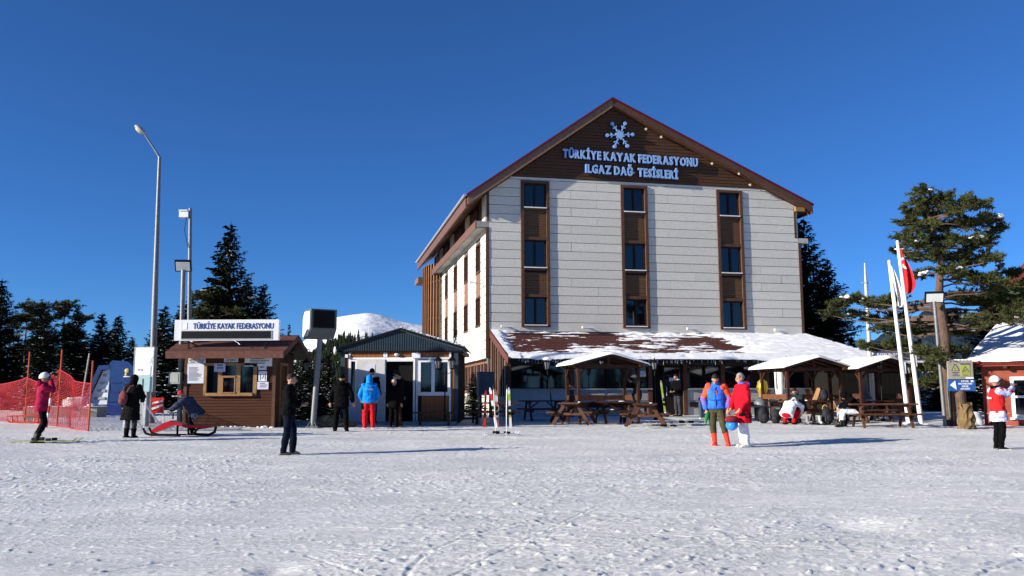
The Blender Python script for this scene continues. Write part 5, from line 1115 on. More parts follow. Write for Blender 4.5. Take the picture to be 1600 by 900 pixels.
# ------------------------------------------------------------------ trees
def spruce_meshes(H, R, seed, snowk=.25, dens=1.0, gap=.0):
    r = random.Random(seed); cr, sn_, tr = MB(), MB(), MB()
    tr.tube([(0, 0, -.3), (.02, 0, H*.5), (0, .02, H*.97)], [.025*H**1 * .55 + .03, .012*H + .01, .01], 7)
    V, F = [], []; N_ = int(H*44*dens); ga = 0
    for bi in range(N_):
        u = (bi + .5)/N_; t = 1 - (1 - u*.985)**.62 if True else u; t = .045 + .94*t*.985 if False else .04 + .95*(1 - (1-u)**.70); z = H*t
        rad = R*((1-t)**.88)*(1.0 + .10*sin(t*31 + seed)) + .05; ga += 2.4 + r.uniform(-.3, .3); a = ga
        if r.random() < gap: continue
        L = rad*(r.uniform(.55, 1.0) if r.random() < .7 else r.uniform(.9, 1.22)); dr = (.34 - .85*t + r.uniform(-.1, .1)); zz = z + r.uniform(-.1, .1)
        ca, sa = cos(a), sin(a); ns = max(3, int(L/.15))
        for s in range(1, ns + 1):
            f = s/ns; x = L*f; dz = -dr*L*f + .34*abs(dr)*L*f*f; P = (x*ca, x*sa, zz + dz); wd = (.10 + .34*(1 - f)*min(1, L))*r.uniform(.6, 1.3)
            for q in (-1, 1):
                aa = a + q*r.uniform(.5, 1.0); l = wd + .09; b = len(V); pz = P[2] + r.uniform(-.04, .03); ex, ey = cos(aa)*l, sin(aa)*l; nx, ny = -sin(aa)*.05, cos(aa)*.05
                V += [(P[0]-nx, P[1]-ny, pz), (P[0]+ex*.6-nx*1.3, P[1]+ey*.6-ny*1.3, pz-.05*r.random()-.02), (P[0]+ex, P[1]+ey, pz-.12*l-.02), (P[0]+ex*.6+nx*1.3, P[1]+ey*.6+ny*1.3, pz+.01), (P[0]+nx, P[1]+ny, pz+.03)]
                F.append((b, b+1, b+2, b+3, b+4))
            b = len(V); hh = r.uniform(.08, .26); V += [(P[0]-.07*sa, P[1]+.07*ca, P[2]), (P[0]+.07*sa, P[1]-.07*ca, P[2]), (P[0]+.05*ca, P[1]+.05*sa, P[2]-hh)]; F.append((b, b+1, b+2))
        b = len(V); x = L*1.12; zt = zz - dr*L + .34*abs(dr)*L; V += [(L*ca*.92-.04*sa, L*sa*.92+.04*ca, zt), (L*ca*.92+.04*sa, L*sa*.92-.04*ca, zt), (x*ca, x*sa, zt + .03)]; F.append((b, b+1, b+2))
        if r.random() < snowk*(1.1 - t*.9) and L > .35:
            f = r.uniform(.5, .97); x = L*f; dz = -dr*x + .34*abs(dr)*x*f; s = r.uniform(.05, .12)*min(1.2, .5 + L*.35)
            for q in range(r.randint(2, 4)): sn_.ell((x*ca + r.uniform(-.2, .2), x*sa + r.uniform(-.2, .2), zz + dz + .045), (s*r.uniform(.8, 1.6), s*r.uniform(.6, 1.1), s*.38), 6, 4, Matrix.Rotation(a, 3, 'Z'))
    for q in range(5):                                  # leader
        b = len(V); a = q*1.3; V += [(0, 0, H*.93), (.05*cos(a), .05*sin(a), H*.96), (0, 0, H*1.02)]; F.append((b, b+1, b+2))
    cr.v, cr.f, cr.m = V, F, [0]*len(F)
    return cr.mesh('crown', needles), tr.mesh('trunk', bark, True), sn_.mesh('branch_snow', tsnow, True)
SPR = [spruce_meshes(9, 2.3, 1, .3), spruce_meshes(9, 1.8, 2, .3), spruce_meshes(9, 2.7, 3, .4), spruce_meshes(9, 1.5, 4, .12, .8, .25), spruce_meshes(9, 2.0, 5, .95, 1.1)]
def spruce(lab, x, y, top, v, rot, group=None, name='spruce_tree', wide=1):
    if group == NG: wide *= 1.28
    g = G(x, y); s = (top - g)/9.15; t = thing(name, lab, 'tree', (x, y, g - .1), rot, group); t.scale = (s*wide, s*wide, s)
    for me, n in zip(SPR[v], ('crown', 'trunk', 'branch_snow')):
        o = inst(me, n, t)
        if n == 'branch_snow': o['kind'] = 'stuff'
    return t
def px(x, y, d):                                        # bearing of a treetop seen from the camera, at a chosen distance
    c_, s_ = cos(.1232), sin(.1232); a, u = (x-800)/1368.11, -(y-450)/1368.11; v = (a, c_ - u*s_, s_ + u*c_); return v[0]/v[1]*d, v[2]/v[1]*d + CAM_Z
NG = 'dark snow dusted conifers beyond the net fence'
for i, (X, Y, D, v, lab, wd) in enumerate((
    (4, 428, 46, 0, 'dark spruce cut by the left edge of the picture', 1.0), (72, 466, 45, 1, 'narrow spruce with a thin leader right of the round topped pine at the left', .9),
    (122, 470, 47, 0, 'dense spruce in the middle of the left group beside the open pine', .85),
    (160, 482, 50, 4, 'spruce right of the middle of the left group, with snow patches low down', 1.0), (186, 486, 52, 1, 'pointed spruce directly above the blue play slide', 1.15),
    (207, 520, 56, 0, 'small spruce left of the street lamp pole', 1.0), (30, 520, 52, 2, 'low broad spruce filling the gap by the left edge', 1.1), (145, 530, 60, 0, 'low spruce filling behind the middle of the left group', 1.2),
    (100, 545, 42, 4, 'low snow laden spruce behind the red net', 1.0), (52, 548, 42, 4, 'snow laden young spruce above the skier in pink', 1.0), (175, 552, 44, 4, 'snow laden young spruce just left of the blue slide', 1.1),
    (258, 470, 44, 4, 'bright snow dusted spruce between the banner and the booth', .95), (300, 455, 48, 0, 'spruce behind the twin poles at the booth', 1.2),
    (362, 342, 46, 0, 'tallest spruce, rising behind the booth name board', .92), (412, 437, 47, 2, 'broad spruce right of the tallest one behind the booth', .85), (330, 440, 50, 2, 'broad spruce left of the tallest one behind the booth', .9),
    (388, 430, 55, 0, 'spruce crown tucked between the tallest and the broad right one', 1), (232, 560, 47, 2, 'low spruce hidden partly by the banner', 1.0), (15, 560, 50, 0, 'low spruce at the very left edge, behind the net', 1.5), (85, 520, 54, 2, 'broad low spruce between the open pine and the round topped pine', 1.3),
    (128, 560, 48, 4, 'low snow dusted spruce directly behind the bare marker pole', 1.5), (198, 572, 50, 0, 'low spruce between the blue slide and the street lamp', 1.5), (278, 540, 52, 2, 'low spruce behind the floodlight pole at the booth', 1.3), (60, 500, 58, 2, 'dark spruce filling between the left pines', 1.2), (112, 500, 60, 0, 'dark spruce rising behind the second open pine', 1.1),
    (172, 510, 62, 2, 'far dark spruce between the two pointed spruces at the slide', 1.0), (220, 545, 62, 0, 'far low spruce left of the lamp pole', 1.3), (245, 500, 58, 2, 'far dark spruce right of the lamp pole', 1.0), (285, 470, 56, 0, 'far dark spruce left of the twin poles', 1.1), (345, 430, 58, 2, 'far dark spruce left behind the tallest one', 1.0))):
    x, z = px(X, Y, D); spruce(lab, x, D, z, v, i*1.7, NG, wide=wd)
x, z = px(452, 500, 75); spruce('small distant thin spruce above the booth roof end', x, 75, z, 3, .5, wide=.6)
for i, (X, Y, D, v, lab, wd) in enumerate((
    (455, 545, 36, 4, 'snow laden young fir behind the man in black', 1.5), (478, 535, 39, 4, 'snow laden young fir behind the display pole', 1.4), (512, 548, 38, 4, 'snow laden young fir left of the cabin corner', 1.35),
    (438, 560, 39, 4, 'snow laden young fir at the booth side wall', 1.4), (498, 585, 34.5, 4, 'low snow laden fir bush behind the tarpaulin heap', 1.9), (468, 590, 34, 4, 'low snow laden fir bush behind the man in black', 1.9))):
    x, z = px(X, Y, D); spruce(lab, x, D, z, v, i*2.1, 'snow laden young firs between the booth and the cabin', wide=wd)
for i, (X, Y, D, v, lab, wd) in enumerate((
    (1256, 338, 50, 2, 'tall dark spruce rising just behind the right corner of the hotel', 1.1), (1292, 400, 47, 2, 'dark spruce right of the tall one behind the hotel corner', 1.05), (1330, 525, 52, 0, 'lower spruce behind the ridge of the snowy annex roof', 1.4),
    (1562, 398, 58, 3, 'small thin spruce left of the green roof', .9), (1545, 430, 50, 2, 'dark spruce behind the pine branches on the right', 1.0), (1595, 470, 44, 2, 'dark spruce behind the red building roof', 1.1),
    (1420, 560, 50, 2, 'low dark spruce behind the flagpoles', 1.5), (1465, 545, 46, 2, 'low dark spruce behind the floodlight pole', 1.4), (1510, 540, 44, 0, 'low dark spruce left of the snowy red roof', 1.4), (1380, 575, 48, 0, 'low dark spruce behind the right shelter', 1.4))):
    x, z = px(X, Y, D); spruce(lab, x, D, z, v, i*1.9 + .4, 'dark spruces behind the hotel corner and the right shelters', wide=wd)
pf = spruce('young green fir against the brown side windows of the hotel', -1.75, 39.6, 2.75, 0, .3, name='young_fir', wide=1.3)

def pine(lab, x, y, H, pads, trunk, seed, tr0=.26, sc=1.0, dens=1.0, snowk=.3):
    g = G(x, y); t = thing('pine_tree', lab, 'tree', (x, y, g - .05)); r = random.Random(seed)
    mb = MB(); pts = [(a, b, c) for a, b, c in trunk]; n = len(pts); mb.tube(pts, [tr0*(1 - .8*i/(n-1)) for i in range(n)], 12); mb.build('trunk', barkp, t, True)
    lm = MB(); V, F = [], []; sn_ = MB()
    def tp(z):
        for i in range(n-1):
            if pts[i][2] <= z <= pts[i+1][2]: f = (z - pts[i][2])/(pts[i+1][2]-pts[i][2]); return Vector(pts[i]).lerp(Vector(pts[i+1]), f)
        return Vector(pts[-1])
    for (X, Y, Z, R) in pads:
        c = Vector((X, Y, Z)); dist = math.hypot(X, Y); s0 = tp(max(.6, min(H*.97, Z - .12*dist + r.uniform(-.1, .1)))); mid = s0.lerp(c, .55) + Vector((r.uniform(-.15, .15), r.uniform(-.15, .15), -.10*dist*.5 + r.uniform(-.1, .1)))
        if dist > .3: lm.tube([s0, s0.lerp(mid, .5) + Vector((0, 0, .06)), mid, mid.lerp(c, .6) + Vector((0, 0, -.05)), c], [.02 + .011*dist, .02 + .007*dist, .022, .014, .009], 6)
        for bb in range(int(11 + 26*R*dens)):            # branchlets carrying needle tufts
            az = r.uniform(0, 2*pi); up_ = r.gauss(.10, .26); Lb = R*r.uniform(.45, 1.3); st0 = c + Vector((r.gauss(0, .3)*R, r.gauss(0, .3)*R, r.gauss(0, .16)*R)); dv = Vector((cos(az), sin(az), up_)).normalized()
            e_ = st0 + dv*Lb + Vector((0, 0, .10*Lb)); lm.tube([st0, e_], [.012, .004], 3); nt_ = int(4 + Lb*15)
            for k in range(nt_):
                P = st0.lerp(e_, (.18 + .82*(k + r.random())/nt_)) + Vector((r.gauss(0, .035), r.gauss(0, .035), r.gauss(.01, .03)))
                for q in range(6):
                    d = (dv*.8 + Vector((r.gauss(0, .6), r.gauss(0, .6), r.gauss(.25, .5)))).normalized(); l = r.uniform(.10, .19); sd = d.cross(Vector((r.random(), r.random(), r.random()))).normalized()*.02
                    b = len(V); V += [tuple(P - sd), tuple(P + sd), tuple(P + d*l + sd*.4)]; F.append((b, b+1, b+2))
        if r.random() < snowk:
            sc0 = c + Vector((r.uniform(-.6, .6)*R, r.uniform(-.8, .1)*R, .16*R)); sd_ = Vector((r.gauss(0, 1), r.gauss(0, 1), .1)).normalized()
            for q in range(r.randint(4, 9)): s = r.uniform(.03, .075); sn_.ell(sc0 + sd_*(q*.05) + Vector((r.gauss(0, .05), r.gauss(0, .05), r.gauss(0, .02))), (s*1.5, s*1.1, s*.7), 6, 4)
    lm.build('limbs', barkp, t, True); cr = MB(); cr.v, cr.f, cr.m = V, F, [0]*len(F); cr.build('crown', pineneed, t); tag(sn_.build('branch_snow', tsnow, t, True), kind='stuff'); return t
PX0, PD = 14.92, 30.2
def padlist(L, D0, x0, seed):
    r = random.Random(seed); out = []; g = G(x0, D0)
    for (X, Y, rp_) in L:
        d = D0 + (r.uniform(1.5, 3.4) if D0 == PD and X < 1447 and Y > 390 else r.uniform(-2.2, .6) if D0 == PD and Y > 480 else r.uniform(-1.2, 1.2)); x, z = px(X, Y, d); out.append((x - x0, d - D0, z - g, rp_/1368*d*1.05))
    return out
PP = [(1446,300,13),(1438,318,20),(1468,315,22),(1425,335,18),(1462,335,26),(1500,328,26),(1530,322,20),(1548,345,16),(1415,350,14),(1440,358,22),(1478,355,26),(1518,350,26),(1552,362,14),(1430,382,20),(1462,380,22),(1500,380,26),(1535,382,20),(1412,372,12),(1452,402,20),(1490,405,24),(1522,412,22),(1550,405,14),
      (1505,432,22),(1535,440,22),(1562,450,18),(1480,425,18),(1420,402,11),(1405,392,9),(1500,468,20),(1530,470,24),(1560,478,22),(1590,470,20),(1592,500,22),(1555,505,20),(1525,500,16),(1490,497,18),(1505,520,18),
      (1440,432,12),(1395,470,16),(1372,480,16),(1350,472,14),(1330,468,14),(1312,478,13),(1420,482,14),(1405,500,18),(1385,515,18),(1420,520,18),(1440,508,14),(1400,538,16),(1375,545,14),(1425,545,16),(1362,500,10),(1335,492,11),(1295,492,12),(1352,540,9),
      (1470,560,18),(1490,548,16),(1450,575,16),(1470,590,14),(1448,552,14),(1495,575,14),(1446,600,14),(1578,430,12),(1600,448,16),(1610,480,20)]
pine('big pine with a ruddy trunk and long bare limbs on the right', PX0, PD, 8.1, padlist(PP, PD, PX0, 3), [(0, 0, -.1), (-.04, 0, 1.5), (.02, 0, 3.0), (-.07, .05, 4.5), (.04, 0, 5.7), (-.16, 0, 6.9), (-.42, 0, 7.85)], 5, .22, snowk=.35, dens=1.25)
for (X, Y, D, kind, lab) in ((45, 462, 48, 0, 'round topped open pine near the left edge, sky showing under its crown'), (103, 460, 49, 1, 'open grey green pine left of the middle of the left group'), (325, 445, 45, 2, 'dense pine behind the twin poles left of the tallest spruce')):
    xb, zt = px(X, Y, D); r = random.Random(X); L = []
    for k in range(26 if kind != 1 else 34):
        f = k/30; yy = Y + 8 + (r.random()**1.0)*(75 if kind == 0 else 130); wdt = (10 + 22*min(1, (yy - Y)/45))*(1 if kind != 2 else 1.3)
        L.append((X + r.uniform(-wdt, wdt), yy, r.uniform(9, 14)))
    g = G(xb, D); H = zt - g
    pine(lab, xb, D, H, padlist(L, D, xb, X), [(0, 0, -.1), (.05, 0, H*.3), (-.05, 0, H*.6), (0, 0, H*.95)], X, .10, snowk=.3, dens=.7)
# ------------------------------------------------------------------ people
def remesh(mb, name, mat, parent, vox, noise_amp=0, noise_sc=14, smooth_it=3, mats=None, keep=None):
    me = mb.mesh(name + '_raw', mat); o = bpy.data.objects.new('remesh_source', me); C.objects.link(o)
    m = o.modifiers.new('r', 'REMESH'); m.mode = 'VOXEL'; m.voxel_size = vox; m.adaptivity = 0
    if smooth_it: s_ = o.modifiers.new('s', 'SMOOTH'); s_.iterations = smooth_it; s_.factor = .5
    dg = bpy.context.evaluated_depsgraph_get(); ev = o.evaluated_get(dg); out = bpy.data.meshes.new_from_object(ev)
    bpy.data.objects.remove(o); bpy.data.meshes.remove(me); out.name = name; out.materials.clear(); out.materials.append(mat)
    if noise_amp:
        n = len(out.vertices); co = np.empty(n*3, np.float32); out.vertices.foreach_get('co', co); co = co.reshape(-1, 3); nn = np.empty(n*3, np.float32); out.vertices.foreach_get('normal', nn); nn = nn.reshape(-1, 3)
        h = fbm(co[:, 0]*noise_sc + co[:, 2]*5, co[:, 2]*noise_sc*.9 - co[:, 0]*4, 5, 2) + fbm(co[:, 1]*noise_sc + 3, co[:, 2]*noise_sc*1.3, 15, 2)
        co += nn * (h*noise_amp)[:, None]; out.vertices.foreach_set('co', co.ravel())
    out.polygons.foreach_set('use_smooth', [True]*len(out.polygons)); out.update()
    ob = bpy.data.objects.new(name, out); C.objects.link(ob); ob.parent = parent; return ob
def limb(mb, pts, rs, n=10):
    for i in range(len(pts)-1): mb.tube([pts[i], pts[i+1]], [rs[i], rs[i+1]], n)
    for p, r_ in zip(pts, rs): mb.ell(p, r_, n, 8)
skin = M('skin', (.42, .23, .16), .55, .1, 8, .1, 30)
hair_d = M('hair_dark', (.02, .015, .012), .7, .3, 30, .5, 60); hair_g = M('hair_grey', (.28, .26, .23), .7, .3, 30, .5, 60)
def clothm(name, col, col2=None, vs=9, rough=.92, var=.25, **k): k['spec'] = .08; return M(name, col, rough, var, vs, .35, 22, col2=col2, bdist=.02, **k)
cblack = clothm('cloth_black', (.0028, .0028, .0034)); cchar = clothm('cloth_charcoal', (.006, .006, .0065)); cdenim = clothm('cloth_denim', (.004, .006, .016)); cjean = clothm('cloth_grey_jean', (.04, .042, .048))
cpink = clothm('cloth_pink', (.30, .012, .055)); cblue = clothm('cloth_blue', (.01, .24, .72)); cred = clothm('cloth_red', (.55, .02, .02)); crim = clothm('cloth_crimson', (.50, .008, .02)); cwhite = clothm('cloth_white', (.72, .74, .80))
colive = clothm('cloth_olive', (.062, .058, .03)); cvest = clothm('cloth_royal', (.03, .15, .66)); corange = clothm('cloth_orange', (.72, .09, .035)); cbrown = clothm('cloth_brown', (.07, .03, .018))
cmix = clothm('cloth_blue_violet', (.05, .14, .62), (.30, .10, .30), 7); ccamo = clothm('cloth_blue_white', (.70, .74, .84), (.10, .16, .45), 16); cnavyp = clothm('cloth_navy_print', (.004, .005, .02), (.06, .07, .12), 26)
bootor = M('boot_orange', (.72, .06, .025), .35, .1); bootw = M('boot_white', (.6, .6, .6), .4, .3, 10); eyem = M('eye_dark', (.02, .02, .02), .3, .1); beige = clothm('cloth_beige', (.5, .38, .28)); lens_ = M('lens_dark', (.01, .01, .012), .1, .1)

def person(lab, x, y, rot, H=1.75, torso=cblack, legs=cblack, shoes=black, head='hair', headmat=None, lean=0, headtilt=0, headturn=0, arms=None, leg=None, hem=.86, pelvis=(0, 0, .95), collar=None,
           sleeves=None, bulk=1.0, flare=1.0, hood=False, vox=.0115, z=None, roll=0, legbulk=1.0, boot_h=.0, hands='skin', curl=1.0):
    t = thing('person', lab, 'person', (x, y, G(x, y) - .01 if z is None else z), rot, scale=H/1.75)
    P = Vector(pelvis); Rl = Matrix.Rotation(lean, 3, 'X') @ Matrix.Rotation(roll, 3, 'Y')   # lean>0 bends toward -y (front)
    def T(p): return P + Rl @ (Vector(p) - Vector((0, 0, .95)))
    arms = arms or {}; leg = leg or {}; E_ = {}; 
    for s in (-1, 1):
        sh = T((s*.175, 0, 1.40)); a = arms.get(s) or arms.get('b')
        if a: el, wr = Vector((a[0][0]*(s if not arms.get(s) else 1), a[0][1], a[0][2])), Vector((a[1][0]*(s if not arms.get(s) else 1), a[1][1], a[1][2]))
        else: el, wr = T((s*.245, .03, 1.13)), T((s*.26, -.05, .88))
        l_ = leg.get(s)
        hp = T((s*.085, 0, .90)) if not l_ or len(l_) < 3 else Vector(l_[2]); kn = Vector(l_[0]) if l_ else Vector((s*.10, -.025, .50)); an_ = Vector(l_[1]) if l_ else Vector((s*.11, .02, .09))
        E_[s] = (sh, el, wr, hp, kn, an_)
    nb = T((0, .01, 1.47)); hd = T((0, -.015, 1.47)) + Rl @ (Matrix.Rotation(headtilt, 3, 'X') @ Vector((0, -.01, .155)))
    HM = Rl @ Matrix.Rotation(headturn, 3, 'Z') @ Matrix.Rotation(headtilt, 3, 'X')
    # body, one continuous surface
    b = MB()
    def loft(mb, rings, n=16):
        base = len(mb.v); fs = []
        for (z_, rx, ry, oy) in rings:
            for k in range(n): a_ = 2*pi*k/n; c_, s_ = cos(a_), sin(a_); mb.v.append(tuple(T((rx*math.copysign(abs(c_)**.85, c_), oy + ry*math.copysign(abs(s_)**.85, s_), z_))))
        for i in range(len(rings)-1):
            for k in range(n): k2 = (k+1) % n; fs.append((base+i*n+k, base+i*n+k2, base+(i+1)*n+k2, base+(i+1)*n+k))
        fs.append(tuple(base+k for k in reversed(range(n)))); fs.append(tuple(base+(len(rings)-1)*n+k for k in range(n))); mb.f += fs; mb.m += [0]*len(fs)
    loft(b, [(.84, .13, .09, 0), (.92, .165, .115, .01), (1.08, .14, .10, 0), (1.28, .17, .115, 0), (1.38, .165, .10, 0), (1.44, .10, .075, .0)])
    b.tube([T((0, .01, 1.40)), nb, hd], [.062, .055, .05], 10)
    def hp_(v): return hd + HM @ Vector(v)
    b.ell(hp_((0, .01, .02)), (.074, .093, .105), 14, 10, HM); b.ell(hp_((0, -.025, -.045)), (.055, .062, .07), 12, 8, HM)
    b.ell(hp_((0, -.098, -.012)), (.014, .022, .028), 8, 6, HM); b.ell(hp_((0, -.088, -.055)), (.026, .016, .010), 8, 6, HM)
    for s in (-1, 1): b.ell(hp_((s*.076, .01, -.005)), (.012, .022, .032), 8, 6, HM); b.ell(hp_((s*.03, -.082, .022)), (.022, .014, .008), 8, 6, HM)
    for s in (-1, 1):
        sh, el, wr, hp, kn, an_ = E_[s]
        limb(b, [sh, el, wr], [.052, .042, .029]); limb(b, [hp, kn, an_], [.085, .055, .042])
        ft_ = (Vector((0, -.13, -.045))); b.tube([an_ + Vector((0, .04, -.05)), an_ + Vector((0, -.05, -.04)), an_ + ft_], [.04, .042, .028], 8)
        d = (wr - el).normalized(); up_ = Vector((0, -1, 0)) if abs(d.y) < .7 else Vector((0, 0, 1)); sdv = d.cross(up_).normalized(); nv = sdv.cross(d).normalized()
        pc = wr + d*.05; Mh = Matrix((sdv, nv, d)).transposed(); b.ell(pc, (.040, .018, .052), 10, 8, Mh)
        for k in range(4):
            fb = wr + d*.09 + sdv*(-.030 + .020*k); L1 = (.036, .042, .040, .032)[k]; d1 = (d + nv*.45*curl).normalized(); d2 = (d + nv*1.5*curl).normalized()
            b.tube([fb - d*.02, fb + d1*L1, fb + d1*L1 + d2*L1*.8], [.0098, .0092, .0078], 6)
        th = wr + d*.035 + sdv*(.036*s*-1); b.tube([th, th + (d*.7 + sdv*-s*.8 + nv*.4).normalized()*.035, th + (d*1.0 + sdv*-s*.45 + nv*.6).normalized()*.065], [.012, .011, .009], 6)
    remesh(b, 'body', skin if hands == 'skin' else skin, t, .0088, 0, smooth_it=1)
    ey = MB()
    for s in (-1, 1): ey.ell(hp_((s*.03, -.087, .008)), (.012, .006, .006), 6, 4, HM)
    ey.build('eyes', eyem, t, True)
    # trousers
    q = MB(); loft(q, [(.80, .12*legbulk, .11, 0), (.88, .175, .13, .01), (.98, .165, .125, .005), (1.04, .155, .115, 0)])
    for s in (-1, 1):
        sh, el, wr, hp, kn, an_ = E_[s]; cut = boot_h
        end = an_ + (kn - an_)*cut; k = legbulk; q.ell(hp, .10*k, 10, 8); limb(q, [hp, kn], [.10*k, .075*k]); q.tube([kn, kn.lerp(end, .5), end], [.075*k, .070*k, .064*k], 10); q.ell(end + Vector((0, 0, .0)), .060*k, 10, 6)
    remesh(q, 'trousers', legs, t, vox, .014, 12)
    # footwear
    f = MB()
    for s in (-1, 1):
        sh, el, wr, hp, kn, an_ = E_[s]; sc_ = 1.0 if boot_h == 0 else 1.18
        zf = an_.z - .09; f.tube([an_ + Vector((0, .065, -.05)), an_ + Vector((0, 0, -.045)), an_ + Vector((s*.01, -.08, -.055)), an_ + Vector((s*.015, -.155, -.062))], [.040*sc_, .047*sc_, .045*sc_, .032*sc_], 10)
        f.box(an_.x - .042*sc_, an_.x + .047*sc_, an_.y - .175*sc_, an_.y + .09*sc_, zf + .002, zf + .03); f.tube([an_ + Vector((0, 0, -.04)), an_ + (kn - an_)*(boot_h + .06)], [.05*sc_, (.052 if boot_h == 0 else .072)], 10)
        if boot_h: f.tube([an_ + (kn-an_)*(boot_h), an_ + (kn-an_)*(boot_h + .07)], [.083, .085], 10)
    remesh(f, 'footwear', shoes, t, .0095, .003, 20, 1)
    # jacket
    j = MB(); k = bulk; hz = hem
    rings = [(hz, .19*k*flare, .145*k*flare, .01), (max(hz + .02, .98), .185*k, .14*k, .005), (1.10, .18*k, .135*k, 0), (1.30, .195*k, .14*k, 0), (1.38, .185*k, .125*k, 0), (1.44, .13, .10, 0), (1.49, .085, .082, .0), (1.515, .078, .078, -.005)]
    loft(j, rings, 18)
    for s in (-1, 1): sh, el, wr, *_ = E_[s]; limb(j, [sh, el], [.078*k, .066*k]); j.tube([el, el.lerp(wr, .6), el.lerp(wr, .93)], [.066*k, .058*k, .05*k], 10)
    if hood: j.ell(T((0, .10, 1.48)), (.12, .09, .09), 12, 8, Rl)
    jo = remesh(j, 'jacket', torso, t, vox, .020, 10)
    if sleeves:
        for s in (-1, 1):
            sh, el, wr, *_ = E_[s]; u_, l_2 = sleeves if isinstance(sleeves, tuple) else (sleeves, sleeves)
            sm = MB(); limb(sm, [sh + (el - sh)*-.05, sh.lerp(el, .85)], [.088*k, .075*k]); remesh(sm, 'upper_sleeve', u_, t, vox, .012, 11)
            sm = MB(); limb(sm, [sh.lerp(el, .9), el], [.072*k, .073*k]); sm.tube([el, el.lerp(wr, .6), el.lerp(wr, .93)], [.073*k, .064*k, .055*k], 10); remesh(sm, 'lower_sleeve', l_2, t, vox, .012, 11)
    if collar: cm_ = MB(); cm_.lathe([(.098, 0), (.108, .05), (.095, .085), (.07, .05)], n=14); Mx = Matrix.Translation(T((0, .01, 1.455))) @ Rl.to_4x4(); cm_.xf(Mx); cm_.build('collar', collar, t, True)
    # head wear
    h = MB()
    def headcap(r, z0, mat, name, back=.0, drop=0):
        m_ = MB(); n = 16
        for i in range(7):
            ph = (pi/2 + drop)*i/6
            for kk in range(n):
                a_ = 2*pi*kk/n; lo = 1.0 if sin(a_) > -.25 else (.60 if name == 'hair' else .82); p_ = ph*lo; m_.v.append(tuple(hp_((r[0]*sin(p_)*cos(a_), .012 + back + r[1]*sin(p_)*sin(a_), z0 + r[2]*cos(p_)))))
        for i in range(6):
            for kk in range(n): k2 = (kk+1) % n; m_.f.append((i*n+kk, (i+1)*n+kk, (i+1)*n+k2, i*n+k2)); m_.m.append(0)
        m_.f.append(tuple(range(n))); m_.f.append(tuple(6*n + kk for kk in reversed(range(n)))); m_.m += [0, 0]; return m_.build(name, mat, t, True)
    if head == 'hair': headcap((.084, .102, .112), .028, headmat or hair_d, 'hair', .006, .32)
    elif head == 'long': headcap((.092, .108, .116), .028, headmat or hair_d, 'hair', .01, .6); 
    elif head == 'beanie': headcap((.090, .108, .128), .02, headmat or black, 'beanie', .002, .12); 
    elif head == 'helmet':
        o_ = headcap((.115, .135, .130), .028, headmat or white, 'helmet', .0, .18); g_ = MB(); g_.ell(hp_((0, -.10, .03)), (.082, .035, .038), 12, 8, HM); g_.build('goggles', lens_, t, True)
    elif head == 'hood':
        hm = MB(); hm.ell(hp_((0, .022, .015)), (.112, .118, .138), 14, 10, HM); hm.tube([T((0, .04, 1.44)), hp_((0, .02, -.04))], [.12, .105], 12); remesh(hm, 'hood', headmat or torso, t, .011, .006, 16)
    return t
def at_(o, p): return o.matrix_basis @ Vector(p)

# 1 skier in pink, filming
p1 = person('woman in a pink jacket and white helmet filming with raised arms, standing on skis', -11.55, 21.6, radians(118), 1.70, cpink, cblack, black, 'helmet', white, lean=.04, headtilt=-.1,
  arms={-1: ((-.22, -.26, 1.30), (-.05, -.20, 1.60)), 1: ((.20, -.26, 1.32), (.08, -.20, 1.62))}, leg={-1: ((-.12, -.12, .50), (-.12, .06, .10)), 1: ((.12, -.10, .50), (.12, .08, .10))}, pelvis=(0, -.04, .94), hem=.80, boot_h=.30, hood=True, bulk=1.05)
ph = thing('phone', 'dark phone held up at the face of the woman in pink', 'phone', (-11.22, 21.6, G(-11.5, 21.6) + 1.66), radians(90)); mb = MB(); mb.box(-.08, .08, -.006, .006, -.04, .04); mb.build('case', black, ph)
# 2 woman in a dark coat
person('woman in a long dark hooded coat and grey trousers seen from behind', -10.05, 23.3, radians(172), 1.66, cchar, cjean, cblack, 'hood', cchar, lean=.06, headtilt=.25, hem=.50, flare=1.22, bulk=1.14,
  arms={1: ((.30, -.02, 1.12), (.36, -.20, .84)), -1: ((-.28, -.10, 1.12), (-.16, -.26, 1.02))}, boot_h=.35)
rk2 = thing('backpack', 'small dusty pink backpack on the back of the woman in the dark coat', 'backpack', (-10.18, 23.08, G(-10, 23.2) + .88), radians(-32)); mb = MB(); mb.ell((0, 0, .17), (.15, .09, .19), 12, 8); mb.ell((0, -.06, .09), (.10, .06, .09), 10, 6); mb.build('bag', clothm('cloth_rose', (.16, .05, .05)), rk2, True)
mb = MB(); mb.tube([(-.09, .02, .30), (-.12, .10, .46), (-.12, .2, .5)], .014, 6); mb.tube([(.09, .02, .30), (.12, .10, .46), (.12, .2, .5)], .014, 6); mb.build('strap', clothm('strap_rose', (.3, .12, .12)), rk2, True)
# 3 child bending over the snow racer
person('child in a navy patterned coat and red beanie bending over the snow racer', -8.95, 24.35, radians(-70), 1.42, cnavyp, cblack, cblack, 'beanie', clothm('cloth_beanie_red', (.5, .03, .05)), lean=.62, headtilt=.1, hem=.66, bulk=1.6, flare=1.2,
  pelvis=(0, .20, .86), arms={'b': ((.26, -.34, 1.02), (.14, -.56, .84))}, leg={-1: ((-.12, .08, .50), (-.12, .18, .09)), 1: ((.12, .10, .50), (.12, .26, .09))})
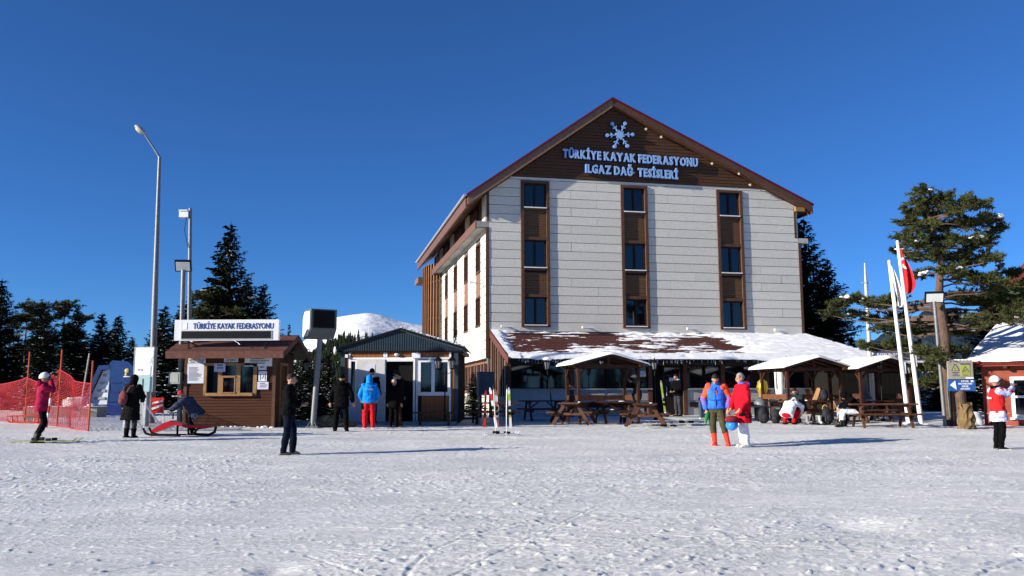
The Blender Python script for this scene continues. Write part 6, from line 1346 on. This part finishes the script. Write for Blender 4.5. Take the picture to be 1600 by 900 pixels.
# 4 man in black, front
person('man all in black with folded forearms standing alone, looking right', -4.97, 19.66, radians(99), 1.80, cblack, cdenim, M('shoe_grey', (.06, .055, .05), .6, .3), 'hair', hair_d, headtilt=.12, hem=.86, bulk=1.1,
  arms={1: ((.23, -.02, 1.12), (.06, -.27, 1.10)), -1: ((-.23, -.02, 1.12), (-.10, -.27, 1.07))}, leg={-1: ((-.10, .02, .50), (-.11, .09, .09)), 1: ((.12, -.10, .50), (.14, -.08, .09))}, legbulk=1.05)
# 5 black jacket from behind
person('stocky person in a black jacket and beanie seen from behind, left of the blue jacket', -5.25, 27.1, radians(178), 1.74, cblack, cblack, black, 'beanie', cblack, bulk=1.25, hem=.76, hood=True, legbulk=1.15,
  leg={-1: ((-.15, -.02, .50), (-.18, .02, .09)), 1: ((.15, -.02, .50), (.18, .02, .09))}, arms={'b': ((.32, .02, 1.13), (.35, -.04, .88))})
# 6 blue jacket red trousers
pb = person('person in a bright blue jacket and red ski trousers seen from behind at the cabin', -4.66, 28.7, radians(188), 1.74, cblue, cred, bootw, 'hood', cblue, bulk=1.16, hem=.84, legbulk=1.28, headtilt=.15,
  arms={'b': ((.30, .0, 1.14), (.24, -.14, .94))}, leg={-1: ((-.12, -.02, .50), (-.13, .02, .09)), 1: ((.12, -.02, .50), (.13, .02, .09))})
mb = MB(); text_into(mb, 'TÜRKİYE', 0, 0, 0, .05, .24, .003, .02); o = mb.build('back_lettering', M('print_pale', (.35, .5, .7), .6, .1), pb); o.rotation_euler.z = pi; o.location = (0, .175, 1.26)
mb = MB(); mb.box(-.05, .05, -.02, .02, -.1, .1); o = mb.build('leg_patch', cchar, pb); o.location = (.20, .06, .74)
# 7..10 the queue at the cabin door
person('person in a black cap with white band, half hidden behind the blue jacket', -4.82, 30.2, radians(170), 1.84, cblack, cblack, black, 'beanie', cblack, collar=cwhite, bulk=1.1, vox=.014, z=G(-4.8, 30.2) + .12)
person('person with a white collar at the left side of the cabin doorway', -4.10, 31.0, radians(180), 1.82, cblack, cblack, black, 'hair', hair_d, collar=cwhite, bulk=1.1, vox=.014, z=G(-4.2, 31) + .10)
person('bearded man in profile in a dark jacket and brown trousers at the cabin doorway', -3.86, 30.1, radians(-70), 1.80, cchar, cbrown, black, 'hair', hair_d, bulk=1.1, hem=.80, headtilt=.15, z=G(-3.8, 30.1) + .05,
  arms={'b': ((.25, -.10, 1.14), (.16, -.34, 1.08))})
person('woman in black with a beige beanie waiting at the cabin door', -3.98, 29.6, radians(165), 1.62, cblack, cblack, black, 'beanie', beige, bulk=1.12, hem=.74, flare=1.05, vox=.014)
# 11 man in blue and orange
po = person('man in a blue and orange ski jacket with olive trousers and orange boots, looking down', 5.06, 21.9, radians(-20), 1.80, cvest, colive, bootor, 'hair', hair_d, headtilt=.62, collar=cvest, sleeves=(corange, cmix), bulk=1.12, hem=.90, legbulk=1.12, boot_h=.52,
  arms={-1: ((-.31, .02, 1.13), (-.24, -.06, .86)), 1: ((.30, .03, 1.14), (.27, -.04, .88))}, leg={-1: ((-.10, -.05, .50), (-.07, .02, .10)), 1: ((.15, -.06, .50), (.24, .0, .10))})
mb = MB(); mb.ell((-.15, -.03, 1.385), (.085, .10, .07), 12, 8); mb.ell((.15, -.03, 1.385), (.085, .10, .07), 12, 8); mb.build('shoulder_panel', corange, po, True)
mb = MB(); mb.box(-.006, .006, -.172, -.15, .92, 1.42); mb.box(-.17, .17, -.165, -.16, 1.10, 1.108); mb.build('zip', M('zip_navy', (.02, .05, .3), .5, .1), po)
mb = MB(); mb.tube([(.02, -.165, 1.33), (.035, -.168, 1.28), (.02, -.168, 1.23)], .012, 6); mb.build('chest_print', corange, po, True)
gl = thing('glove', 'green glove dangling from the hand of the man in blue and orange', 'glove', (4.80, 21.85, G(5, 21.9) + .62)); mb = MB(); mb.ell((0, 0, .1), (.05, .03, .13), 10, 7, Matrix.Rotation(.25, 3, 'Y')); mb.ell((-.03, 0, -.02), (.03, .025, .07), 8, 6); mb.build('fabric', clothm('cloth_green', (.02, .22, .06)), gl, True)
# 12 long red coat
pr_ = person('grey haired man in a long red coat and white trousers holding a helmet', 5.60, 21.5, radians(-74), 1.80, crim, cwhite, bootw, 'hair', hair_g, headtilt=.15, headturn=-.1, hem=.58, flare=1.0, bulk=1.16, collar=cvest, hood=True, boot_h=.0, legbulk=1.12,
  arms={-1: ((-.29, -.06, 1.12), (-.14, -.24, .90)), 1: ((.28, -.02, 1.13), (.20, -.20, .90))}, leg={-1: ((-.07, -.02, .50), (-.07, .02, .11)), 1: ((.09, -.02, .50), (.10, .02, .11))})
mb = MB(); mb.box(-.07, .07, -.098, -.085, 1.63, 1.66); mb.build('sunglasses', lens_, pr_)
mb = MB(); mb.ell((.0, .12, 1.49), (.13, .08, .07), 12, 8); mb.build('inner_hood', cvest, pr_, True)
hl = thing('ski_helmet', 'shiny blue ski helmet hanging upside down from the hand of the man in red', 'helmet', (5.27, 21.28, G(5.3, 21.3) + .55)); mb = MB(); mb.ell((0, 0, 0), (.15, .17, .135), 18, 12); mb.v = [(a, b_, min(c, .06)) for a, b_, c in mb.v]; mb.build('shell', M('helmet_blue', (.02, .22, .72), .2, .05, coat=.6), hl, True)
mb = MB(); mb.ell((.0, 0, .13), (.17, .11, .10), 12, 8); mb.build('glove_liner', clothm('cloth_check', (.35, .02, .03), (.03, .02, .02), 30), hl, True)
gg = thing('goggles', 'black ski goggles with strap held against the red coat', 'goggles', (5.50, 21.2, G(5.4, 21.2) + .80), radians(10)); mb = MB(); mb.ell((0, 0, 0), (.10, .04, .045), 12, 8); mb.tube([(.08, 0, 0), (.2, .02, .03), (.26, .03, -.04), (.2, .03, -.08)], .018, 6); mb.build('frame', black, gg, True)
# 13, 14 crouching pair
person('crouching person in a white jacket and red trousers seen from behind', 9.75, 31.2, radians(135), 1.75, cwhite, crim, cchar, 'beanie', cwhite, lean=.75, headtilt=.5, pelvis=(0, .12, .42), hem=.84, bulk=1.25, legbulk=1.15,
  arms={'b': ((.30, -.42, .62), (.18, -.52, .38))}, leg={-1: ((-.20, -.34, .46), (-.17, .0, .10), (-.10, .10, .40)), 1: ((.22, -.34, .46), (.18, .0, .10), (.10, .10, .40))})
person('person in dark clothes sitting behind the crouching one in white', 10.35, 31.9, radians(-60), 1.75, clothm('cloth_dark_green', (.018, .028, .028)), cblack, black, 'hair', hair_d, lean=.35, headtilt=.35, pelvis=(0, .1, .55), hem=.86, bulk=1.2, vox=.014,
  arms={'b': ((.26, -.2, .78), (.14, -.38, .62))}, leg={-1: ((-.16, -.38, .56), (-.16, -.34, .10), (-.10, .06, .54)), 1: ((.16, -.38, .56), (.16, -.34, .10), (.10, .06, .54))})
# 15 seated, white trousers
person('person in a black jacket and white trousers sitting at the long picnic table', 11.42, 29.55, radians(-95), 1.76, cblack, cwhite, black, 'hood', cblack, lean=.55, headtilt=.5, pelvis=(0, .12, .52), hem=.86, bulk=1.2, legbulk=1.2,
  arms={'b': ((.27, -.30, .72), (.12, -.46, .58))}, leg={-1: ((-.15, -.38, .52), (-.15, -.30, .10), (-.10, .06, .50)), 1: ((.17, -.40, .52), (.17, -.50, .10), (.10, .06, .50))}, boot_h=.25)
person('child in pale blue partly hidden by the seated person in white trousers', 11.25, 30.1, radians(-20), 1.1, clothm('cloth_pale_blue', (.3, .4, .7)), cblack, black, 'beanie', cchar, vox=.014, pelvis=(0, .1, .6), leg={-1: ((-.12, -.3, .6), (-.12, -.3, .1), (-.1, .05, .58)), 1: ((.12, -.3, .6), (.12, -.3, .1), (.1, .05, .58))})
# 16 coach photographing
pc_ = person('person in a red vest and white helmet aiming a camera, blue and white sleeves', 11.32, 20.66, radians(90), 1.70, cred, cblack, M('shoe_black_white', (.015, .015, .015), .5, .1), 'helmet', white, lean=-.06, headtilt=.0, hem=.72, flare=1.1, bulk=1.08, collar=cblack, sleeves=ccamo,
  arms={-1: ((-.20, -.20, 1.36), (-.02, -.42, 1.50)), 1: ((.22, -.20, 1.20), (.08, -.40, 1.38))}, leg={-1: ((-.11, -.05, .50), (-.11, .02, .09)), 1: ((.12, -.04, .50), (.14, .0, .09))}, pelvis=(0, -.03, .95))
vs_ = MB(); n = 18
for (z_, rx, ry) in ((.68, .25, .19), (.80, .236, .182), (.93, .226, .172)):
    for k in range(n): vs_.v.append((rx*cos(2*pi*k/n), -.03 + ry*sin(2*pi*k/n), z_))
vs_.f = [(i*n+k, i*n+(k+1)%n, (i+1)*n+(k+1)%n, (i+1)*n+k) for i in range(2) for k in range(n)]; vs_.m = [0]*len(vs_.f); vs_.f += [tuple(reversed(range(n))), tuple(2*n+k for k in range(n))]; vs_.m += [0, 0]
remesh(vs_, 'jacket_hem', ccamo, pc_, .011, .014, 9)
mb = MB(); text_into(mb, 'Canon', 0, 0, 0, .06, .19, .003, .02); o = mb.build('vest_lettering', white, pc_); o.rotation_euler.z = radians(180); o.location = (-.02, .178, 1.22); 
mb = MB()
for s in (-1, 1): mb.box(-.05 + s*.12, .055 + s*.12, -.18, .1, -.0, .03)
mb.build('shoe_sole', white, pc_)
cmr = thing('camera', 'black camera with a long lens in the hands of the red vested person', 'camera', (11.80, 20.66, G(11.5, 20.7) + 1.40), radians(90), scale=1.5); mb = MB(); mb.box(-.07, .07, -.04, .04, -.05, .05); mb.build('camera_body', black, cmr); mb = MB(); mb.tube([(0, -.03, 0), (0, -.22, -.02)], [.04, .05], 12); mb.build('lens', black, cmr, True)
# 17 person in the restaurant doorway
person('person in dark clothes with a white collar at the restaurant door', 6.85, 36.55, radians(-55), 1.74, cblack, cjean, cchar, 'hair', hair_d, headtilt=.4, bulk=1.1, hem=.84, vox=.014, z=.66, collar=cwhite,
  arms={'b': ((.24, -.08, 1.12), (.08, -.30, 1.02))})
bpy.data.objects.remove(_to)
